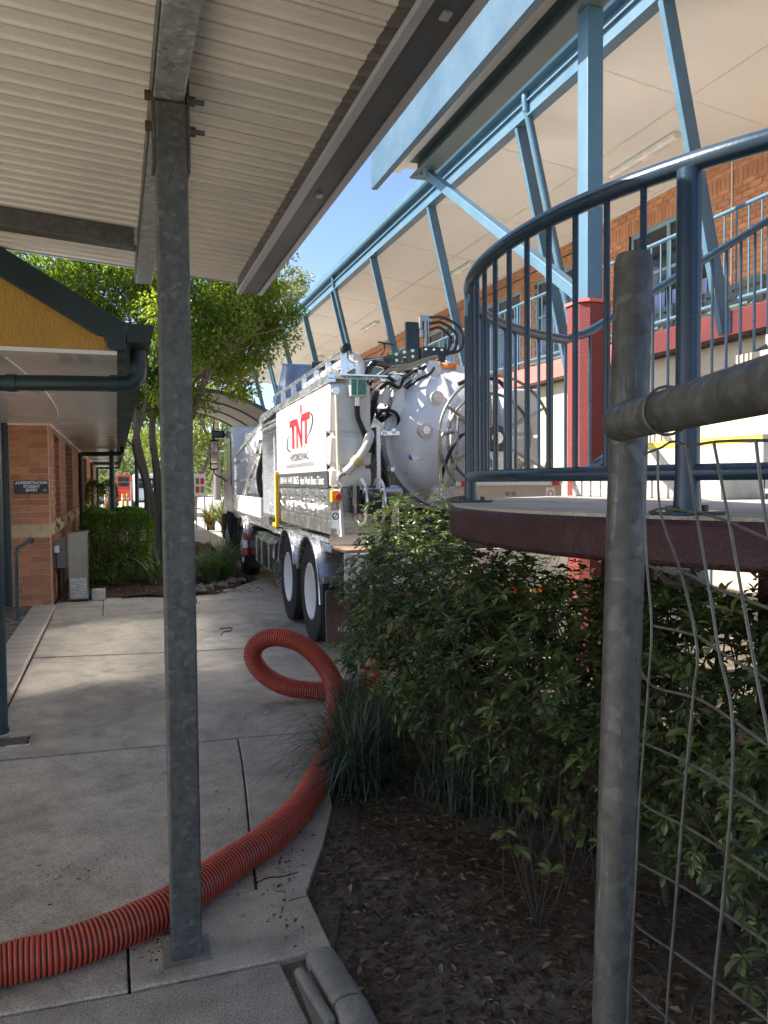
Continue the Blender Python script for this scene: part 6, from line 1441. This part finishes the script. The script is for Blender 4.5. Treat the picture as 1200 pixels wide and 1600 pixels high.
# ================================================================== BACKGROUND
# barrel roofed walkway across the driveway
bw = thing('barrel_walkway', (2.0, 21, 0), 'curved roof walkway with blue edge behind the truck cab', 'walkway')
def archpts(r, n=25): 
    a0 = R(38); return [(1.95 + r * math.sin(a), 4.05 - 3.4 + r * math.cos(a)) for a in np.linspace(-a0, a0, n)]
for ya, yb in ((20.0, 21.9), (21.92, 23.8), (23.82, 25.7)):
    o_ = archpts(3.4) + archpts(3.36)[::-1]
    MB().prism(o_, ya, yb, 'xz').build('roof_sheet', M_('barrel_lining', (.62, .58, .52), .6) if ya == 20.0 else bpy.data.materials['barrel_lining'], bw, smooth=40)
for yy in (19.94, 21.9, 23.8, 25.7):
    o_ = archpts(3.42) + archpts(3.32)[::-1]
    MB().prism(o_, yy, yy + .055, 'xz').build('arch_rib', M_('slate_blue', (.10, .15, .22), .45) if yy == 19.94 else bpy.data.materials['slate_blue'], bw, smooth=40)
for x in (-.10, 4.0):
    for yy in (20.2, 25.3): MB().cyl((x, yy, 0), (x, yy, 3.36), .06, 14).build('post', MAT['blue'], bw)
    MB().box(x - .06, x + .06, 19.95, 25.75, 3.26, 3.38).build('edge_beam', MAT['blue'], bw, smooth=0)
MB().cyl((.52, 22, 0), (.52, 22, 3.7), .05, 12).build('post', MAT['blue'], bw); MB().bar((.50, 22, 2.6), (-.1, 22, 3.3), .05, .05).build('brace', MAT['blue'], bw, smooth=0)
# notice board, bollards, parked vehicles
nb = thing('notice_board', (2.85, 28.5, 0), 'white notice board on posts beside the far driveway', 'notice board')
MB().box(2.66, 3.05, 28.5, 28.53, 1.2, 2.0).build('panel', MAT['panel'], nb, smooth=0)
for x in (2.69, 2.99): MB().box(x, x + .04, 28.531, 28.57, 0, 2.0).build('post', MAT['alu'], nb, smooth=0)
for k in range(4): MB().box(2.70 + (k % 2) * .17, 2.83 + (k % 2) * .17, 28.494, 28.4995, 1.32 + (k // 2) * .3, 1.55 + (k // 2) * .3).build('print', MAT['inkg'] if k % 3 else MAT['containerr'], nb, smooth=0)
for k, x in enumerate((.32, .56, -.6)):
    b = thing('bollard', (x, 46, 0), ('yellow bollard before the far gate, left of the close pair', 'yellow bollard before the far gate, right of the close pair', 'yellow bollard standing alone near the blue vehicle')[k], 'bollard', 'yellow bollards by the street')
    MB().lathe([(.075, 0), (.075, 1.05), (.06, 1.1), (0, 1.12)], (x, 46, 0), 'z', 14).build('tube', MAT['yellow'], b); MB().lathe([(.078, .8), (.078, .9)], (x, 46, 0), 'z', 14).build('band', MAT['wprint'], b)
def van(name, x, y, wv, hv, lv, mat, label, cat):
    v = thing(name, (x, y, 0), label, cat)
    MB().prism([(y, .45), (y, hv), (y + lv * .75, hv), (y + lv * .9, hv * .62), (y + lv, hv * .55), (y + lv, .45)], x - wv / 2, x + wv / 2, 'yz').build('body', mat, v, smooth=0, bevel=.06)
    MB().box(x - wv * .38, x + wv * .38, y - .012, y - .002, hv * .6, hv * .88).build('rear_window', MAT['glass'], v, smooth=0)
    for sx in (-1, 1):
        MB().box(x + sx * wv * .44 - .05, x + sx * wv * .44 + .05, y - .02, y - .003, .8, 1.05).build('tail_lamp', MAT['red'], v, smooth=0)
        for yy in (y + lv * .2, y + lv * .8): MB().cyl((x + sx * wv * .48 - .1, yy, .33), (x + sx * wv * .48 + .08, yy, .33), .33, 18).build('wheel', MAT['tyre'], v)
    MB().box(x - wv / 2, x + wv / 2, y - .05, y - .021, .45, .6).build('bumper', MAT['grey'], v, smooth=0)
van('parked_van', 2.0, 52, 1.9, 2.3, 5, MAT['containerw'], 'white van parked far off behind the tree trunks', 'van')
van('parked_car', -1.35, 50, 1.75, 1.5, 4.3, M_('pale_blue_car', (.35, .45, .50), .3), 'pale blue car half hidden by the brick building', 'car')
mc = thing('red_loader', (.55, 55, 0), 'small red and orange machine parked at the street', 'machine')
MB().box(-.2, 1.2, 55, 57.5, .5, 1.2).build('body', MAT['containerr'], mc, smooth=0, bevel=.08); MB().box(.0, .9, 55.4, 56.6, 1.2, 2.3).build('cabin', MAT['containerr'], mc, smooth=0, bevel=.05)
MB().bar((.9, 55.2, 1.9), (1.6, 55.2, 2.4), .15, .15).bar((-.1, 55.1, 2.0), (-.5, 55.1, 1.2), .12, .12).build('arm', MAT['containerr'], mc, smooth=0)
MB().box(.1, .8, 55.385, 55.398, 1.5, 2.15).build('cabin_window', MAT['glass'], mc, smooth=0)
for x in (-.1, 1.1):
    for yy in (55.5, 57): MB().cyl((x - .12, yy, .42), (x + .12, yy, .42), .42, 18).build('wheel', MAT['tyre'], mc)
fn = thing('street_fence', (0, 48, 0), 'thin wire fence along the street far behind', 'fence')
for k in range(9): MB().cyl((-4 + k * 1.2, 48.5, 0), (-4 + k * 1.2, 48.5, 1.8), .03, 8).build('post', MAT['galv_lt'], fn)
for z in (.3, .8, 1.3, 1.78): MB().cyl((-4, 48.5, z), (5.6, 48.5, z), .012, 6).build('rail', MAT['galv_lt'], fn)
# bright strappy plants by the driveway
for k, (x, y, h) in enumerate(((3.35, 25.6, 1.5), (3.85, 26.5, 1.9), (3.1, 27.4, 1.2))):
    strapplant('cordyline', (x, y, 0), 150, h, .03, ('green and red strap leaved plant closest beside the truck mirror', 'taller strap leaved plant behind the truck mirror', 'low strap leaved plant furthest along the driveway edge')[k], 'strap', 0, 1.0, .8)
